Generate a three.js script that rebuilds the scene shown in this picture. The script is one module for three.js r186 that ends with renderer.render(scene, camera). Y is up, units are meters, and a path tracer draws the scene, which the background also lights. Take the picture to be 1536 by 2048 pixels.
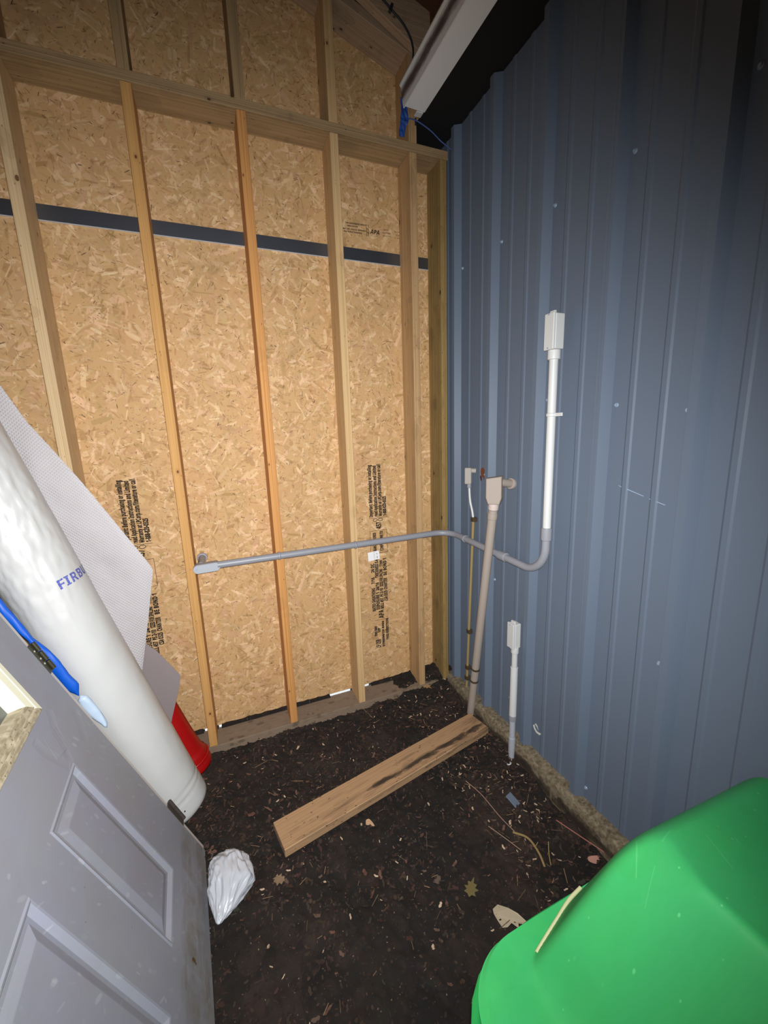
import * as THREE from 'three';
import { RoundedBoxGeometry } from 'three/addons/geometries/RoundedBoxGeometry.js';
import { mergeGeometries, mergeVertices } from 'three/addons/utils/BufferGeometryUtils.js';
import { ImprovedNoise } from 'three/addons/math/ImprovedNoise.js';

// ------------------------------------------------------------------ camera, sky, light, exposure
const scene = new THREE.Scene();
const renderer = new THREE.WebGLRenderer({ antialias: true });
renderer.toneMapping = THREE.LinearToneMapping;
renderer.toneMappingExposure = 1.0;
renderer.shadowMap.enabled = true;
const camera = new THREE.PerspectiveCamera(103.22, 1536 / 2048, 0.02, 60);
camera.position.set(0, 1.6, 2.13);
camera.rotation.set(-0.19564, -0.38526, -0.0352, 'YXZ');
scene.background = new THREE.Color(0.80, 0.90, 1.0);
scene.backgroundIntensity = 2.2;
// the phone's own lamp, two centimetres beside its lens
const torch = new THREE.SpotLight(new THREE.Color(0.985, 0.985, 0.985), 18, 0, 1.19, 1, 2);
torch.position.set(0.012, 1.622, 2.125);
torch.target.position.set(0.4, 0.95, 0);
torch.castShadow = true;
scene.add(torch, torch.target);

// ------------------------------------------------------------------ helpers
function rngOf(seed) { let a = seed >>> 0; return () => { a = (a + 0x6D2B79F5) | 0; let t = Math.imul(a ^ (a >>> 15), 1 | a); t = (t + Math.imul(t ^ (t >>> 7), 61 | t)) ^ t; return ((t ^ (t >>> 14)) >>> 0) / 4294967296; }; }
const perlin = new ImprovedNoise();
const noise = (x, y, z = 0) => perlin.noise(x + 31.7, y + 11.3, z + 5.1);
const fbm = (x, y, z = 0, o = 4) => { let s = 0, a = 0.5, f = 1; for (let i = 0; i < o; i++) { s += a * noise(x * f, y * f, z * f); a *= 0.5; f *= 2.03; } return s; };
const V3 = (x, y, z) => new THREE.Vector3(x, y, z);
const used = {};
function numbered(n) { const k = used[n] = (used[n] ?? -1) + 1; return k ? n + '_' + String(k).padStart(3, '0') : n; }
function shade(o) { o.castShadow = true; o.receiveShadow = true; return o; }
function structure(name) { const g = new THREE.Group(); g.name = name; g.userData.kind = 'structure'; scene.add(g); return g; }
function thing(name, label, category, pos = [0, 0, 0], group) {
  const g = new THREE.Group(); g.name = numbered(name); g.position.set(...pos); g.userData = { label, category }; if (group) g.userData.group = group; scene.add(g); return g;
}
function part(parent, name, geo, mat, label) {
  const m = shade(new THREE.Mesh(geo, mat));
  const n = parent.children.filter((c) => c.name.replace(/_\d{3}$/, '') === name).length;
  m.name = n ? name + '_' + String(n).padStart(3, '0') : name;
  if (label) m.userData.label = label;
  parent.add(m); return m;
}
function single(name, geo, mat, label, category, group) {
  const m = shade(new THREE.Mesh(geo, mat)); m.name = numbered(name); m.userData = { label, category }; if (group) m.userData.group = group; scene.add(m); return m;
}
function canvas(w, h, draw, srgb = true, wrap = true) {
  const c = document.createElement('canvas'); c.width = w; c.height = h; draw(c.getContext('2d'), w, h);
  const t = new THREE.CanvasTexture(c); if (srgb) t.colorSpace = THREE.SRGBColorSpace;
  if (wrap) t.wrapS = t.wrapT = THREE.RepeatWrapping; t.anisotropy = 8; return t;
}
const rgb = (r, g, b, a = 1) => `rgba(${r | 0},${g | 0},${b | 0},${a})`;
// a bevelled bar; uv in metres, v along the chosen axis
let uvSeed = 0;
function bar(x0, x1, y0, y1, z0, z1, axis = 'y', scale = [0.3, 1.2], r = 0.003) {
  const g = new RoundedBoxGeometry(x1 - x0, y1 - y0, z1 - z0, 2, Math.min(r, (x1 - x0) / 2.2, (y1 - y0) / 2.2, (z1 - z0) / 2.2));
  g.translate((x0 + x1) / 2, (y0 + y1) / 2, (z0 + z1) / 2);
  return gridUV(g, axis, scale);
}
function gridUV(g, axis, scale, off) {
  uvSeed++; const ou = off ? off[0] : (uvSeed * 0.379) % 1, ov = off ? off[1] : (uvSeed * 0.617) % 1;
  const p = g.attributes.position, n = g.attributes.normal, uv = new Float32Array(p.count * 2);
  for (let i = 0; i < p.count; i++) {
    const P = { x: p.getX(i), y: p.getY(i), z: p.getZ(i) }, N = { x: Math.abs(n.getX(i)), y: Math.abs(n.getY(i)), z: Math.abs(n.getZ(i)) };
    const others = ['x', 'y', 'z'].filter((k) => k !== axis);
    const u = N[others[0]] > N[others[1]] ? P[others[1]] : P[others[0]] + (N[others[1]] > 0.5 ? 0.11 : 0);
    uv[2 * i] = u / scale[0] + ou; uv[2 * i + 1] = P[axis] / scale[1] + ov;
  }
  g.setAttribute('uv', new THREE.BufferAttribute(uv, 2)); return g;
}
// a mesh over an nu by nv grid of points
function surface(nu, nv, f, closeU = false) {
  const pos = [], uv = [], idx = [];
  for (let j = 0; j <= nv; j++) for (let i = 0; i <= nu; i++) { const q = f(i / nu, j / nv); pos.push(q[0], q[1], q[2]); uv.push(q[3] ?? i / nu, q[4] ?? j / nv); }
  for (let j = 0; j < nv; j++) for (let i = 0; i < nu; i++) { const a = j * (nu + 1) + i, b = a + 1, c = a + nu + 1, d = c + 1; idx.push(a, b, d, a, d, c); }
  const g = new THREE.BufferGeometry(); g.setAttribute('position', new THREE.Float32BufferAttribute(pos, 3)); g.setAttribute('uv', new THREE.Float32BufferAttribute(uv, 2)); g.setIndex(idx); g.computeVertexNormals();
  if (closeU) { const n = g.attributes.normal; for (let j = 0; j <= nv; j++) { const a = j * (nu + 1), b = a + nu; const m = V3(n.getX(a) + n.getX(b), n.getY(a) + n.getY(b), n.getZ(a) + n.getZ(b)).normalize(); n.setXYZ(a, m.x, m.y, m.z); n.setXYZ(b, m.x, m.y, m.z); } }
  return g;
}
// gives a surface() grid real thickness: a second skin and edges
function thicken(g, t) {
  const p = g.attributes.position, n = g.attributes.normal, u = g.attributes.uv, N = p.count, idx = Array.from(g.index.array);
  const pos = [...p.array], uv = [...u.array];
  for (let i = 0; i < N; i++) { pos.push(p.getX(i) - n.getX(i) * t, p.getY(i) - n.getY(i) * t, p.getZ(i) - n.getZ(i) * t); uv.push(u.getX(i), u.getY(i)); }
  const edges = new Map(), out = [...idx];
  for (let i = 0; i < idx.length; i += 3) { out.push(idx[i] + N, idx[i + 2] + N, idx[i + 1] + N); for (let k = 0; k < 3; k++) { const a = idx[i + k], b = idx[i + (k + 1) % 3]; const key = Math.min(a, b) + '_' + Math.max(a, b); edges.has(key) ? edges.set(key, null) : edges.set(key, [a, b]); } }
  for (const e of edges.values()) if (e) { const [a, b] = e; const base = pos.length / 3; for (const v of [a, b, b + N, a + N]) { pos.push(pos[3 * v], pos[3 * v + 1], pos[3 * v + 2]); uv.push(uv[2 * v], uv[2 * v + 1]); } out.push(base + 1, base, base + 3, base + 1, base + 3, base + 2); }
  const r = new THREE.BufferGeometry(); r.setAttribute('position', new THREE.Float32BufferAttribute(pos, 3)); r.setAttribute('uv', new THREE.Float32BufferAttribute(uv, 2)); r.setIndex(out); r.computeVertexNormals(); return r;
}
// path of straight runs joined by round bends
function bentPath(pts, radii) {
  const path = new THREE.CurvePath(); let prev = pts[0].clone();
  for (let i = 1; i < pts.length - 1; i++) {
    const a = pts[i - 1], b = pts[i], c = pts[i + 1], r = radii[i - 1] ?? 0.1;
    const p = b.clone().add(a.clone().sub(b).setLength(r)), q = b.clone().add(c.clone().sub(b).setLength(r)), k = 0.5523;
    path.add(new THREE.LineCurve3(prev, p));
    path.add(new THREE.CubicBezierCurve3(p, p.clone().lerp(b, k), q.clone().lerp(b, k), q)); prev = q;
  }
  path.add(new THREE.LineCurve3(prev, pts[pts.length - 1].clone())); return path;
}
function pipe(pts, r, radii = [], seg = 120) {
  const c = pts.length > 2 ? bentPath(pts, radii) : new THREE.LineCurve3(pts[0], pts[1]);
  const g = new THREE.TubeGeometry(c, pts.length > 2 ? seg : 4, r, 20, false);
  const caps = [0, 1].map((t) => { const d = new THREE.CircleGeometry(r, 20); const q = new THREE.Quaternion().setFromUnitVectors(V3(0, 0, 1), c.getTangentAt(t).multiplyScalar(t ? 1 : -1)); d.applyQuaternion(q); const p = c.getPointAt(t); d.translate(p.x, p.y, p.z); return d; });
  return mergeGeometries([g, ...caps]);
}
function wire(pts, r, seg = 60) { return new THREE.TubeGeometry(new THREE.CatmullRomCurve3(pts), seg, r, 8, false); }
function collar(center, dir, r, len, bevel = 0.002) {
  const pr = [[0, -len / 2], [r - bevel, -len / 2], [r, -len / 2 + bevel], [r, len / 2 - bevel], [r - bevel, len / 2], [0, len / 2]].map((p) => new THREE.Vector2(...p));
  const g = new THREE.LatheGeometry(pr, 24); g.applyQuaternion(new THREE.Quaternion().setFromUnitVectors(V3(0, 1, 0), dir.clone().normalize())); g.translate(center.x, center.y, center.z); return g;
}

// ------------------------------------------------------------------ textures and materials
const R1 = rngOf(7);
function strand(c, x, y, len, wid, ang, col, rough, W, H) {
  const r = R1; const cs = Math.cos(ang), sn = Math.sin(ang);
  const pts = []; const n = 4;
  for (let i = 0; i <= n; i++) pts.push([len * (i / n - 0.5), -wid / 2 * (0.7 + 0.3 * r()) + (i === 0 || i === n ? wid * 0.3 * r() : 0)]);
  for (let i = n; i >= 0; i--) pts.push([len * (i / n - 0.5) + (r() - 0.5) * wid * rough, wid / 2 * (0.7 + 0.3 * r()) - (i === 0 || i === n ? wid * 0.3 * r() : 0)]);
  for (const ox of [0, x > W * 0.9 ? -W : x < W * 0.1 ? W : null]) for (const oy of [0, y > H * 0.9 ? -H : y < H * 0.1 ? H : null]) {
    if (ox === null || oy === null) continue;
    c.fillStyle = col; c.beginPath(); pts.forEach(([a, b], i) => { const X = x + ox + a * cs - b * sn, Y = y + oy + a * sn + b * cs; i ? c.lineTo(X, Y) : c.moveTo(X, Y); }); c.closePath(); c.fill();
  }
}
const OSB = 2.4;
function drawOSB(c, W, H, bump) {
  const r = rngOf(42); const k = W / OSB;   // pixels per metre
  c.fillStyle = bump ? '#808080' : '#c49d6c'; c.fillRect(0, 0, W, H);
  const tones = [[198, 162, 116], [206, 171, 126], [190, 152, 106], [212, 180, 138], [182, 144, 98], [202, 162, 122], [216, 178, 138], [194, 156, 112], [208, 166, 128], [178, 146, 96]];
  const blob = (x, y, len, wid, ang, col) => strand(c, x, y, len, wid, ang, col, 0.9, W, H);
  for (let i = 0; i < 9000; i++) {
    const t = tones[(r() * tones.length) | 0], j = (r() - 0.5) * 46;
    const len = (0.02 + 0.10 * r() * r()) * k, wid = (0.006 + 0.03 * r() * r()) * k, g = 90 + r() * 80;
    blob(r() * W, r() * H, len, wid, r() * Math.PI * 2, bump ? rgb(g, g, g, 0.8) : rgb(t[0] + j, t[1] + j, t[2] + j, 0.72));
  }
  for (let i = 0; i < 6500; i++) {      // shreds, each with its own tone
    const t = tones[(r() * tones.length) | 0], j = (r() - 0.5) * 64;
    const len = (0.006 + 0.03 * r() * r()) * k, wid = (0.003 + 0.009 * r()) * k, g = 80 + r() * 100;
    blob(r() * W, r() * H, len, wid, r() * 7, bump ? rgb(g, g, g, 0.6) : rgb(t[0] + j, t[1] + j, t[2] + j, 0.6));
  }
  for (let i = 0; i < 800; i++) {       // pale strands on top
    const len = (0.02 + 0.06 * r() * r()) * k, wid = (0.005 + 0.016 * r() * r()) * k, j = r() * 16, x = r() * W, y = r() * H, a = r() * 7;
    blob(x, y, len, wid, a, bump ? rgb(200, 200, 200, 0.6) : rgb(218 + j, 188 + j, 146 + j, 0.7));
    if (!bump) for (let q = 0; q < 3; q++) blob(x + (r() - 0.5) * wid, y + (r() - 0.5) * wid, len * 0.8, 1, a, rgb(170, 136, 92, 0.35));
  }
  for (let i = 0; i < 15000; i++) {     // thin dark slivers and gaps
    const len = (0.004 + 0.024 * r() * r()) * k, wid = (0.0009 + 0.0032 * r() * r()) * k, d = r();
    blob(r() * W, r() * H, len, Math.max(1, wid), r() * 7, bump ? rgb(30, 30, 30, 0.7) : d < 0.55 ? rgb(146, 102, 66, 0.6) : d < 0.85 ? rgb(100, 66, 42, 0.75) : rgb(58, 40, 28, 0.85));
  }
  for (let i = 0; i < 240; i++) {        // broad warm or olive patches
    blob(r() * W, r() * H, (0.04 + 0.1 * r()) * k, (0.02 + 0.05 * r()) * k, r() * 7, bump ? rgb(128, 128, 128, 0.1) : r() < 0.5 ? rgb(176, 120, 84, 0.13) : rgb(150, 126, 76, 0.13));
  }
  for (let i = 0; i < 1100; i++) {       // reddish bark flakes
    const len = (0.012 + 0.045 * r() * r()) * k, wid = (0.002 + 0.006 * r()) * k;
    blob(r() * W, r() * H, len, wid, r() * 7, bump ? rgb(70, 70, 70, 0.6) : rgb(140 + r() * 26, 100 + r() * 14, 62, 0.42));
  }
}
const osbMap = canvas(2048, 2048, (c, w, h) => drawOSB(c, w, h, false));
const osbBump = canvas(1024, 1024, (c, w, h) => drawOSB(c, w, h, true), false);
const osbMat = new THREE.MeshStandardMaterial({ map: osbMap, bumpMap: osbBump, bumpScale: 0.0012, roughness: 0.78 });

function woodMap(seed, base, vary, dark, stain) {
  return canvas(256, 1024, (c, W, H) => {
    const r = rngOf(seed); c.fillStyle = rgb(...base); c.fillRect(0, 0, W, H);
    for (let i = 0; i < 500; i++) {      // grain lines
      const x = r() * W, a = 0.05 + 0.16 * r(), j = (r() - 0.5) * vary; c.strokeStyle = r() < 0.5 ? rgb(dark[0], dark[1], dark[2], a) : rgb(base[0] + j, base[1] + j, base[2] + j, a * 1.6);
      c.lineWidth = 0.6 + 2.2 * r(); const ph = r() * 6.28, am = r() * 5; c.beginPath();
      for (let y = 0; y <= H; y += 32) { const X = x + am * Math.sin(ph + y / H * 6.2832); y ? c.lineTo(X, y) : c.moveTo(X, y); } c.stroke();
    }
    for (let i = 0; i < 5; i++) {        // knots
      const x = r() * W, y = 60 + r() * (H - 120), s = 3 + r() * 7;
      for (let k = 6; k > 0; k--) { c.strokeStyle = rgb(dark[0] * 0.8, dark[1] * 0.8, dark[2] * 0.8, 0.12 + 0.05 * (6 - k)); c.lineWidth = 1.4; c.beginPath(); c.ellipse(x, y, s * k / 4, s * k / 2.2, 0, 0, 6.3); c.stroke(); }
      c.fillStyle = rgb(dark[0] * 0.6, dark[1] * 0.5, dark[2] * 0.45, 0.85); c.beginPath(); c.ellipse(x, y, s * 0.6, s, 0, 0, 6.3); c.fill();
    }
    for (let i = 0; i < stain * 60; i++) { c.fillStyle = rgb(dark[0] * 0.55, dark[1] * 0.5, dark[2] * 0.5, 0.03 + 0.06 * r()); c.beginPath(); c.ellipse(r() * W, r() * H, 4 + r() * 26, 8 + r() * 70, (r() - 0.5) * 0.3, 0, 6.3); c.fill(); }
    for (let i = 0; i < 90; i++) { c.fillStyle = rgb(dark[0] * 0.5, dark[1] * 0.45, dark[2] * 0.4, 0.5); c.fillRect(r() * W, r() * H, 1 + r() * 2, 1 + r() * 5); }
  });
}
const wood = (seed, base, vary, dark, stain, rough = 0.75) => new THREE.MeshStandardMaterial({ map: woodMap(seed, base, vary, dark, stain), roughness: rough });
const W = {
  pale: wood(1, [205, 172, 124], 40, [150, 108, 62], 0.25),
  cream: wood(2, [208, 180, 138], 34, [160, 122, 80], 0.3),
  orange: wood(3, [206, 148, 84], 40, [150, 96, 46], 0.25),
  amber: wood(4, [198, 150, 88], 40, [146, 96, 48], 0.2),
  grey: wood(5, [190, 154, 108], 40, [116, 88, 60], 0.7),
  green: wood(6, [158, 130, 78], 44, [84, 64, 34], 1.1),
  plate: wood(8, [168, 140, 100], 40, [96, 78, 56], 1.0),
  rafter: wood(9, [176, 150, 122], 30, [110, 86, 66], 0.9),
};
const soleMat = new THREE.MeshStandardMaterial({ roughness: 0.95, map: canvas(1024, 256, (c, w, h) => {
  const r = rngOf(19); c.fillStyle = rgb(128, 110, 92); c.fillRect(0, 0, w, h);
  for (let i = 0; i < 900; i++) { const g = r(); c.fillStyle = rgb(92 + 60 * g, 76 + 54 * g, 60 + 48 * g, 0.2); c.beginPath(); c.ellipse(r() * w, r() * h, 3 + r() * 24, 1 + r() * 6, (r() - 0.5) * 0.4, 0, 6.3); c.fill(); }
  for (let i = 0; i < 40; i++) { c.fillStyle = rgb(46, 36, 28, 0.3); c.beginPath(); c.ellipse(r() * w, r() * h, 2 + r() * 20, 1 + r() * 8, 0, 0, 6.3); c.fill(); }
}) });
const plankMat = new THREE.MeshStandardMaterial({ roughness: 0.9, map: canvas(1024, 256, (c, w, h) => {
  const r = rngOf(23); const gr = rgb(172, 136, 100); c.fillStyle = gr; c.fillRect(0, 0, w, h);
  for (let i = 0; i < 260; i++) { const y = r() * h; c.strokeStyle = r() < 0.5 ? rgb(112, 86, 60, 0.18) : rgb(182, 146, 106, 0.18); c.lineWidth = 1 + r() * 2; c.beginPath(); c.moveTo(0, y); c.bezierCurveTo(w * 0.3, y + r() * 8 - 4, w * 0.6, y + r() * 8 - 4, w, y); c.stroke(); }
  for (let i = 0; i < 220; i++) { const x = w * (1 - Math.pow(r(), 1.8) * 0.95); c.fillStyle = rgb(70, 54, 40, 0.05 + 0.12 * r()); c.beginPath(); c.ellipse(x, h * (0.25 + 0.75 * Math.sqrt(r())), 6 + r() * 60, 2 + r() * 11, -0.06, 0, 6.3); c.fill(); }
  for (let i = 0; i < 90; i++) { const x = w * (0.38 + 0.6 * r()); c.fillStyle = rgb(52, 40, 30, 0.35); c.beginPath(); c.ellipse(x, h * (0.62 + 0.14 * (x / w) * r()), 10 + r() * 34, 4 + r() * 12, -0.05, 0, 6.3); c.fill(); }
  for (let i = 0; i < 80; i++) { c.fillStyle = rgb(50, 38, 26, 0.6); c.beginPath(); c.ellipse(r() * w, r() * h, 1 + r() * 5, 1 + r() * 3, r() * 3, 0, 6.3); c.fill(); }
}) });
const soilMap = canvas(2048, 2048, (c, w, h) => {
  const r = rngOf(31); c.fillStyle = rgb(31, 23, 18); c.fillRect(0, 0, w, h);
  const dab = (n, s0, s1, f, a0, a1) => { for (let i = 0; i < n; i++) { const s = s0 + (s1 - s0) * r() * r(); c.fillStyle = f(r(), a0 + (a1 - a0) * r()); const x = r() * w, y = r() * h, e = 0.4 + r() * 0.6, t = r() * 3; for (const ox of [0, x < s ? w : x > w - s ? -w : 0]) { c.beginPath(); c.ellipse(x + ox, y, s, s * e, t, 0, 6.3); c.fill(); if (!ox) continue; } } };
  dab(300, 60, 260, (g, a) => g < 0.6 ? rgb(16, 11, 8, a) : rgb(70, 54, 44, a), 0.08, 0.26);
  dab(3500, 6, 46, (g, a) => g < 0.5 ? rgb(24, 17, 12, a) : g < 0.8 ? rgb(54, 42, 34, a) : rgb(60, 38, 28, a), 0.08, 0.28);
  dab(9000, 1.5, 7, (g, a) => g < 0.5 ? rgb(18, 13, 9, a) : rgb(84, 68, 54, a), 0.1, 0.4);
  for (let i = 0; i < 2600; i++) { const x = r() * w, y = r() * h, a = r() * 6.3, l = 6 + 40 * r() * r(); c.strokeStyle = r() < 0.6 ? rgb(120, 98, 78, 0.25 + 0.3 * r()) : rgb(28, 20, 14, 0.5); c.lineWidth = 0.7 + r() * 1.4; c.beginPath(); c.moveTo(x, y); c.quadraticCurveTo(x + Math.cos(a) * l * 0.5 + r() * 8, y + Math.sin(a) * l * 0.5, x + Math.cos(a) * l, y + Math.sin(a) * l); c.stroke(); }
  for (let i = 0; i < 700; i++) { c.fillStyle = rgb(150 + r() * 50, 126 + r() * 40, 100 + r() * 30, 0.8); c.beginPath(); c.ellipse(r() * w, r() * h, 1 + r() * 3, 1 + r() * 2, r() * 3, 0, 6.3); c.fill(); }
});
const soilMat = new THREE.MeshStandardMaterial({ map: soilMap, roughness: 0.9, color: new THREE.Color().setRGB(0.62, 0.6, 0.6) });
const concreteMat = new THREE.MeshStandardMaterial({ roughness: 0.95, map: canvas(1024, 128, (c, w, h) => {
  const r = rngOf(37); c.fillStyle = rgb(120, 108, 88); c.fillRect(0, 0, w, h);
  for (let i = 0; i < 2400; i++) { const g = r(); c.fillStyle = g < 0.45 ? rgb(66, 56, 40, 0.3) : g < 0.75 ? rgb(150, 138, 116, 0.3) : rgb(96, 90, 66, 0.25); c.beginPath(); c.ellipse(r() * w, r() * h, 1 + r() * 12, 1 + r() * 6, r() * 3, 0, 6.3); c.fill(); }
  for (let i = 0; i < 120; i++) { c.fillStyle = rgb(38, 28, 20, 0.35); c.beginPath(); c.ellipse(r() * w, h * (0.7 + 0.3 * r()), 10 + r() * 40, 4 + r() * 20, 0, 0, 6.3); c.fill(); }
}) });
const blueMat = new THREE.MeshPhysicalMaterial({ color: new THREE.Color().setRGB(0.120, 0.153, 0.206), roughness: 0.5, metalness: 0.0, specularIntensity: 0.45, bumpScale: 0.0004,
  bumpMap: canvas(512, 512, (c, w, h) => { const r = rngOf(3); c.fillStyle = '#808080'; c.fillRect(0, 0, w, h); for (let i = 0; i < 9000; i++) { const g = 90 + r() * 76; c.fillStyle = rgb(g, g, g, 0.5); c.beginPath(); c.arc(r() * w, r() * h, 1 + r() * 4, 0, 6.3); c.fill(); } }, false) });
const plain = (r, g, b, rough = 0.6, extra = {}) => new THREE.MeshStandardMaterial({ color: new THREE.Color(`rgb(${r},${g},${b})`), roughness: rough, ...extra });
const M = {
  galv: plain(120, 126, 138, 0.38, { metalness: 0.92 }),
  galvLip: plain(214, 218, 224, 0.35, { metalness: 0.4 }),
  screw: plain(150, 170, 190, 0.45, { metalness: 0.2 }),
  greyPvc: plain(140, 142, 150, 0.42),
  greyPvcLight: plain(166, 170, 178, 0.45),
  whitePvc: plain(202, 204, 203, 0.42),
  dirtyPvc: plain(194, 195, 194, 0.5),
  oldPvc: plain(158, 146, 136, 0.7),
  oldPvcLight: plain(196, 180, 174, 0.6),
  oldGrey: plain(164, 158, 152, 0.65),
  yellowPvc: plain(150, 130, 84, 0.7),
  rust: plain(110, 58, 28, 0.9),
  darkRust: plain(48, 32, 22, 0.9),
  clamp: plain(66, 54, 34, 0.8),
  chipWhite: plain(215, 214, 205, 0.7),
  scratch: plain(150, 172, 196, 0.6),
  white: plain(232, 235, 238, 0.45),
  blackSoffit: plain(12, 12, 13, 0.9),
  cable: plain(30, 34, 44, 0.6),
  blueTape: plain(34, 74, 150, 0.55),
  blueCord: plain(70, 92, 150, 0.6),
  red: plain(158, 6, 8, 0.38),
  tarpBlue: plain(8, 84, 190, 0.45),
  tarpPale: plain(178, 196, 216, 0.45),
  brass: plain(84, 82, 66, 0.4, { metalness: 0.75 }),
  rustyHinge: plain(74, 66, 62, 0.75, { metalness: 0.3 }),
  pin: plain(200, 200, 190, 0.35, { metalness: 0.7 }),
  greySheet: plain(132, 121, 122, 0.65),
  edgeStrip: plain(196, 190, 186, 0.6),
};

// ------------------------------------------------------------------ wall_back: OSB on studs
const roofY = (x) => 3.345 + 0.32 * (0.968 - x);       // underside of the roof boards
const wallBack = structure('wall_back');
function osbPanel(x0, x1, y0, y1, slope) {
  let g;
  if (slope) {
    const s = new THREE.Shape(); s.moveTo(x0, y0); s.lineTo(x1, y0); s.lineTo(x1, roofY(x1) - 0.004); s.lineTo(x0, roofY(x0) - 0.004); s.closePath();
    g = new THREE.ExtrudeGeometry(s, { depth: 0.0115, bevelEnabled: false }); g.translate(0, 0, -0.0115);
  } else { g = new THREE.BoxGeometry(x1 - x0, y1 - y0, 0.0115); g.translate((x0 + x1) / 2, (y0 + y1) / 2, -0.00575); }
  uvSeed++; gridUV(g, 'y', [OSB, OSB], [(uvSeed * 0.37) % 1, (uvSeed * 0.23) % 1]);
  return part(wallBack, 'osb_panel', g, osbMat);
}
const pA = osbPanel(-1.14, -0.577, 0.084, 2.472), pB = osbPanel(-0.574, 0.6435, 0.084, 2.472), pC = osbPanel(0.6465, 1.238, 0.084, 2.472);
osbPanel(-1.14, -0.577, 2.475, 0, true); osbPanel(-0.574, 0.6435, 2.475, 0, true); const pF = osbPanel(0.6465, 1.238, 2.475, 0, true);
const STUDS = [[-0.957, 'cream'], [-0.556, 'cream'], [-0.163, 'amber'], [0.242, 'orange'], [0.632, 'pale'], [1.022, 'grey']];
const studLabel = { amber: 'amber yellow stud', orange: 'orange stud', grey: 'weathered greyish stud', cream: null, pale: null };
for (const [x, m] of STUDS) part(wallBack, 'stud', bar(x - 0.019, x + 0.019, 0.073, 2.901, 0.0008, 0.14), W[m], studLabel[m]);
part(wallBack, 'stud', bar(1.169, 1.206, 0.02, 2.901, 0.0008, 0.14), W.green, 'dark greenish corner stud');
for (const [x, m] of STUDS) {
  const s = new THREE.Shape(); const t = (X) => roofY(X) - 0.042; s.moveTo(x - 0.019, 2.942); s.lineTo(x + 0.019, 2.942); s.lineTo(x + 0.019, t(x + 0.019)); s.lineTo(x - 0.019, t(x - 0.019)); s.closePath();
  const g = new THREE.ExtrudeGeometry(s, { depth: 0.136, bevelEnabled: true, bevelSize: 0.0015, bevelThickness: 0.0015, bevelSegments: 1 }); g.translate(0, 0, 0.0018);
  part(wallBack, 'cripple_stud', gridUV(g, 'y', [0.3, 1.2]), W[m === 'orange' || m === 'amber' ? 'plate' : m === 'cream' ? 'grey' : m]);
}
part(wallBack, 'top_plate', bar(-1.14, 1.214, 2.9025, 2.9405, 0.0008, 0.1405, 'x', [0.3, 1.2]), W.plate);
{ // rake plate laid flat under the roof boards
  const g = bar(-1.3, 1.3, -0.019, 0.019, 0.001, 0.14, 'x', [0.3, 1.2]); g.rotateZ(-Math.atan(0.32)); g.translate(0.02, roofY(0.02) - 0.0205, 0); part(wallBack, 'rake_plate', g, W.rafter);
}
{ const g = bar(-1.14, 1.2, 0.0, 0.072, 0.0, 0.141, 'x', [1, 1]); const uv = g.attributes.uv, p = g.attributes.position; for (let i = 0; i < uv.count; i++) uv.setXY(i, p.getX(i) / 1.1, (p.getZ(i) + p.getY(i)) / 0.3); part(wallBack, 'sole_plate', g, soleMat); }
// flashing over the joint of the boards
part(wallBack, 'metal_flashing', new THREE.BoxGeometry(2.35, 0.058, 0.0012).translate(0.055, 2.479, 0.0012), M.galv);
part(wallBack, 'flashing_lip', new THREE.BoxGeometry(2.35, 0.003, 0.007).translate(0.055, 2.4485, 0.004), M.galvLip);
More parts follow.
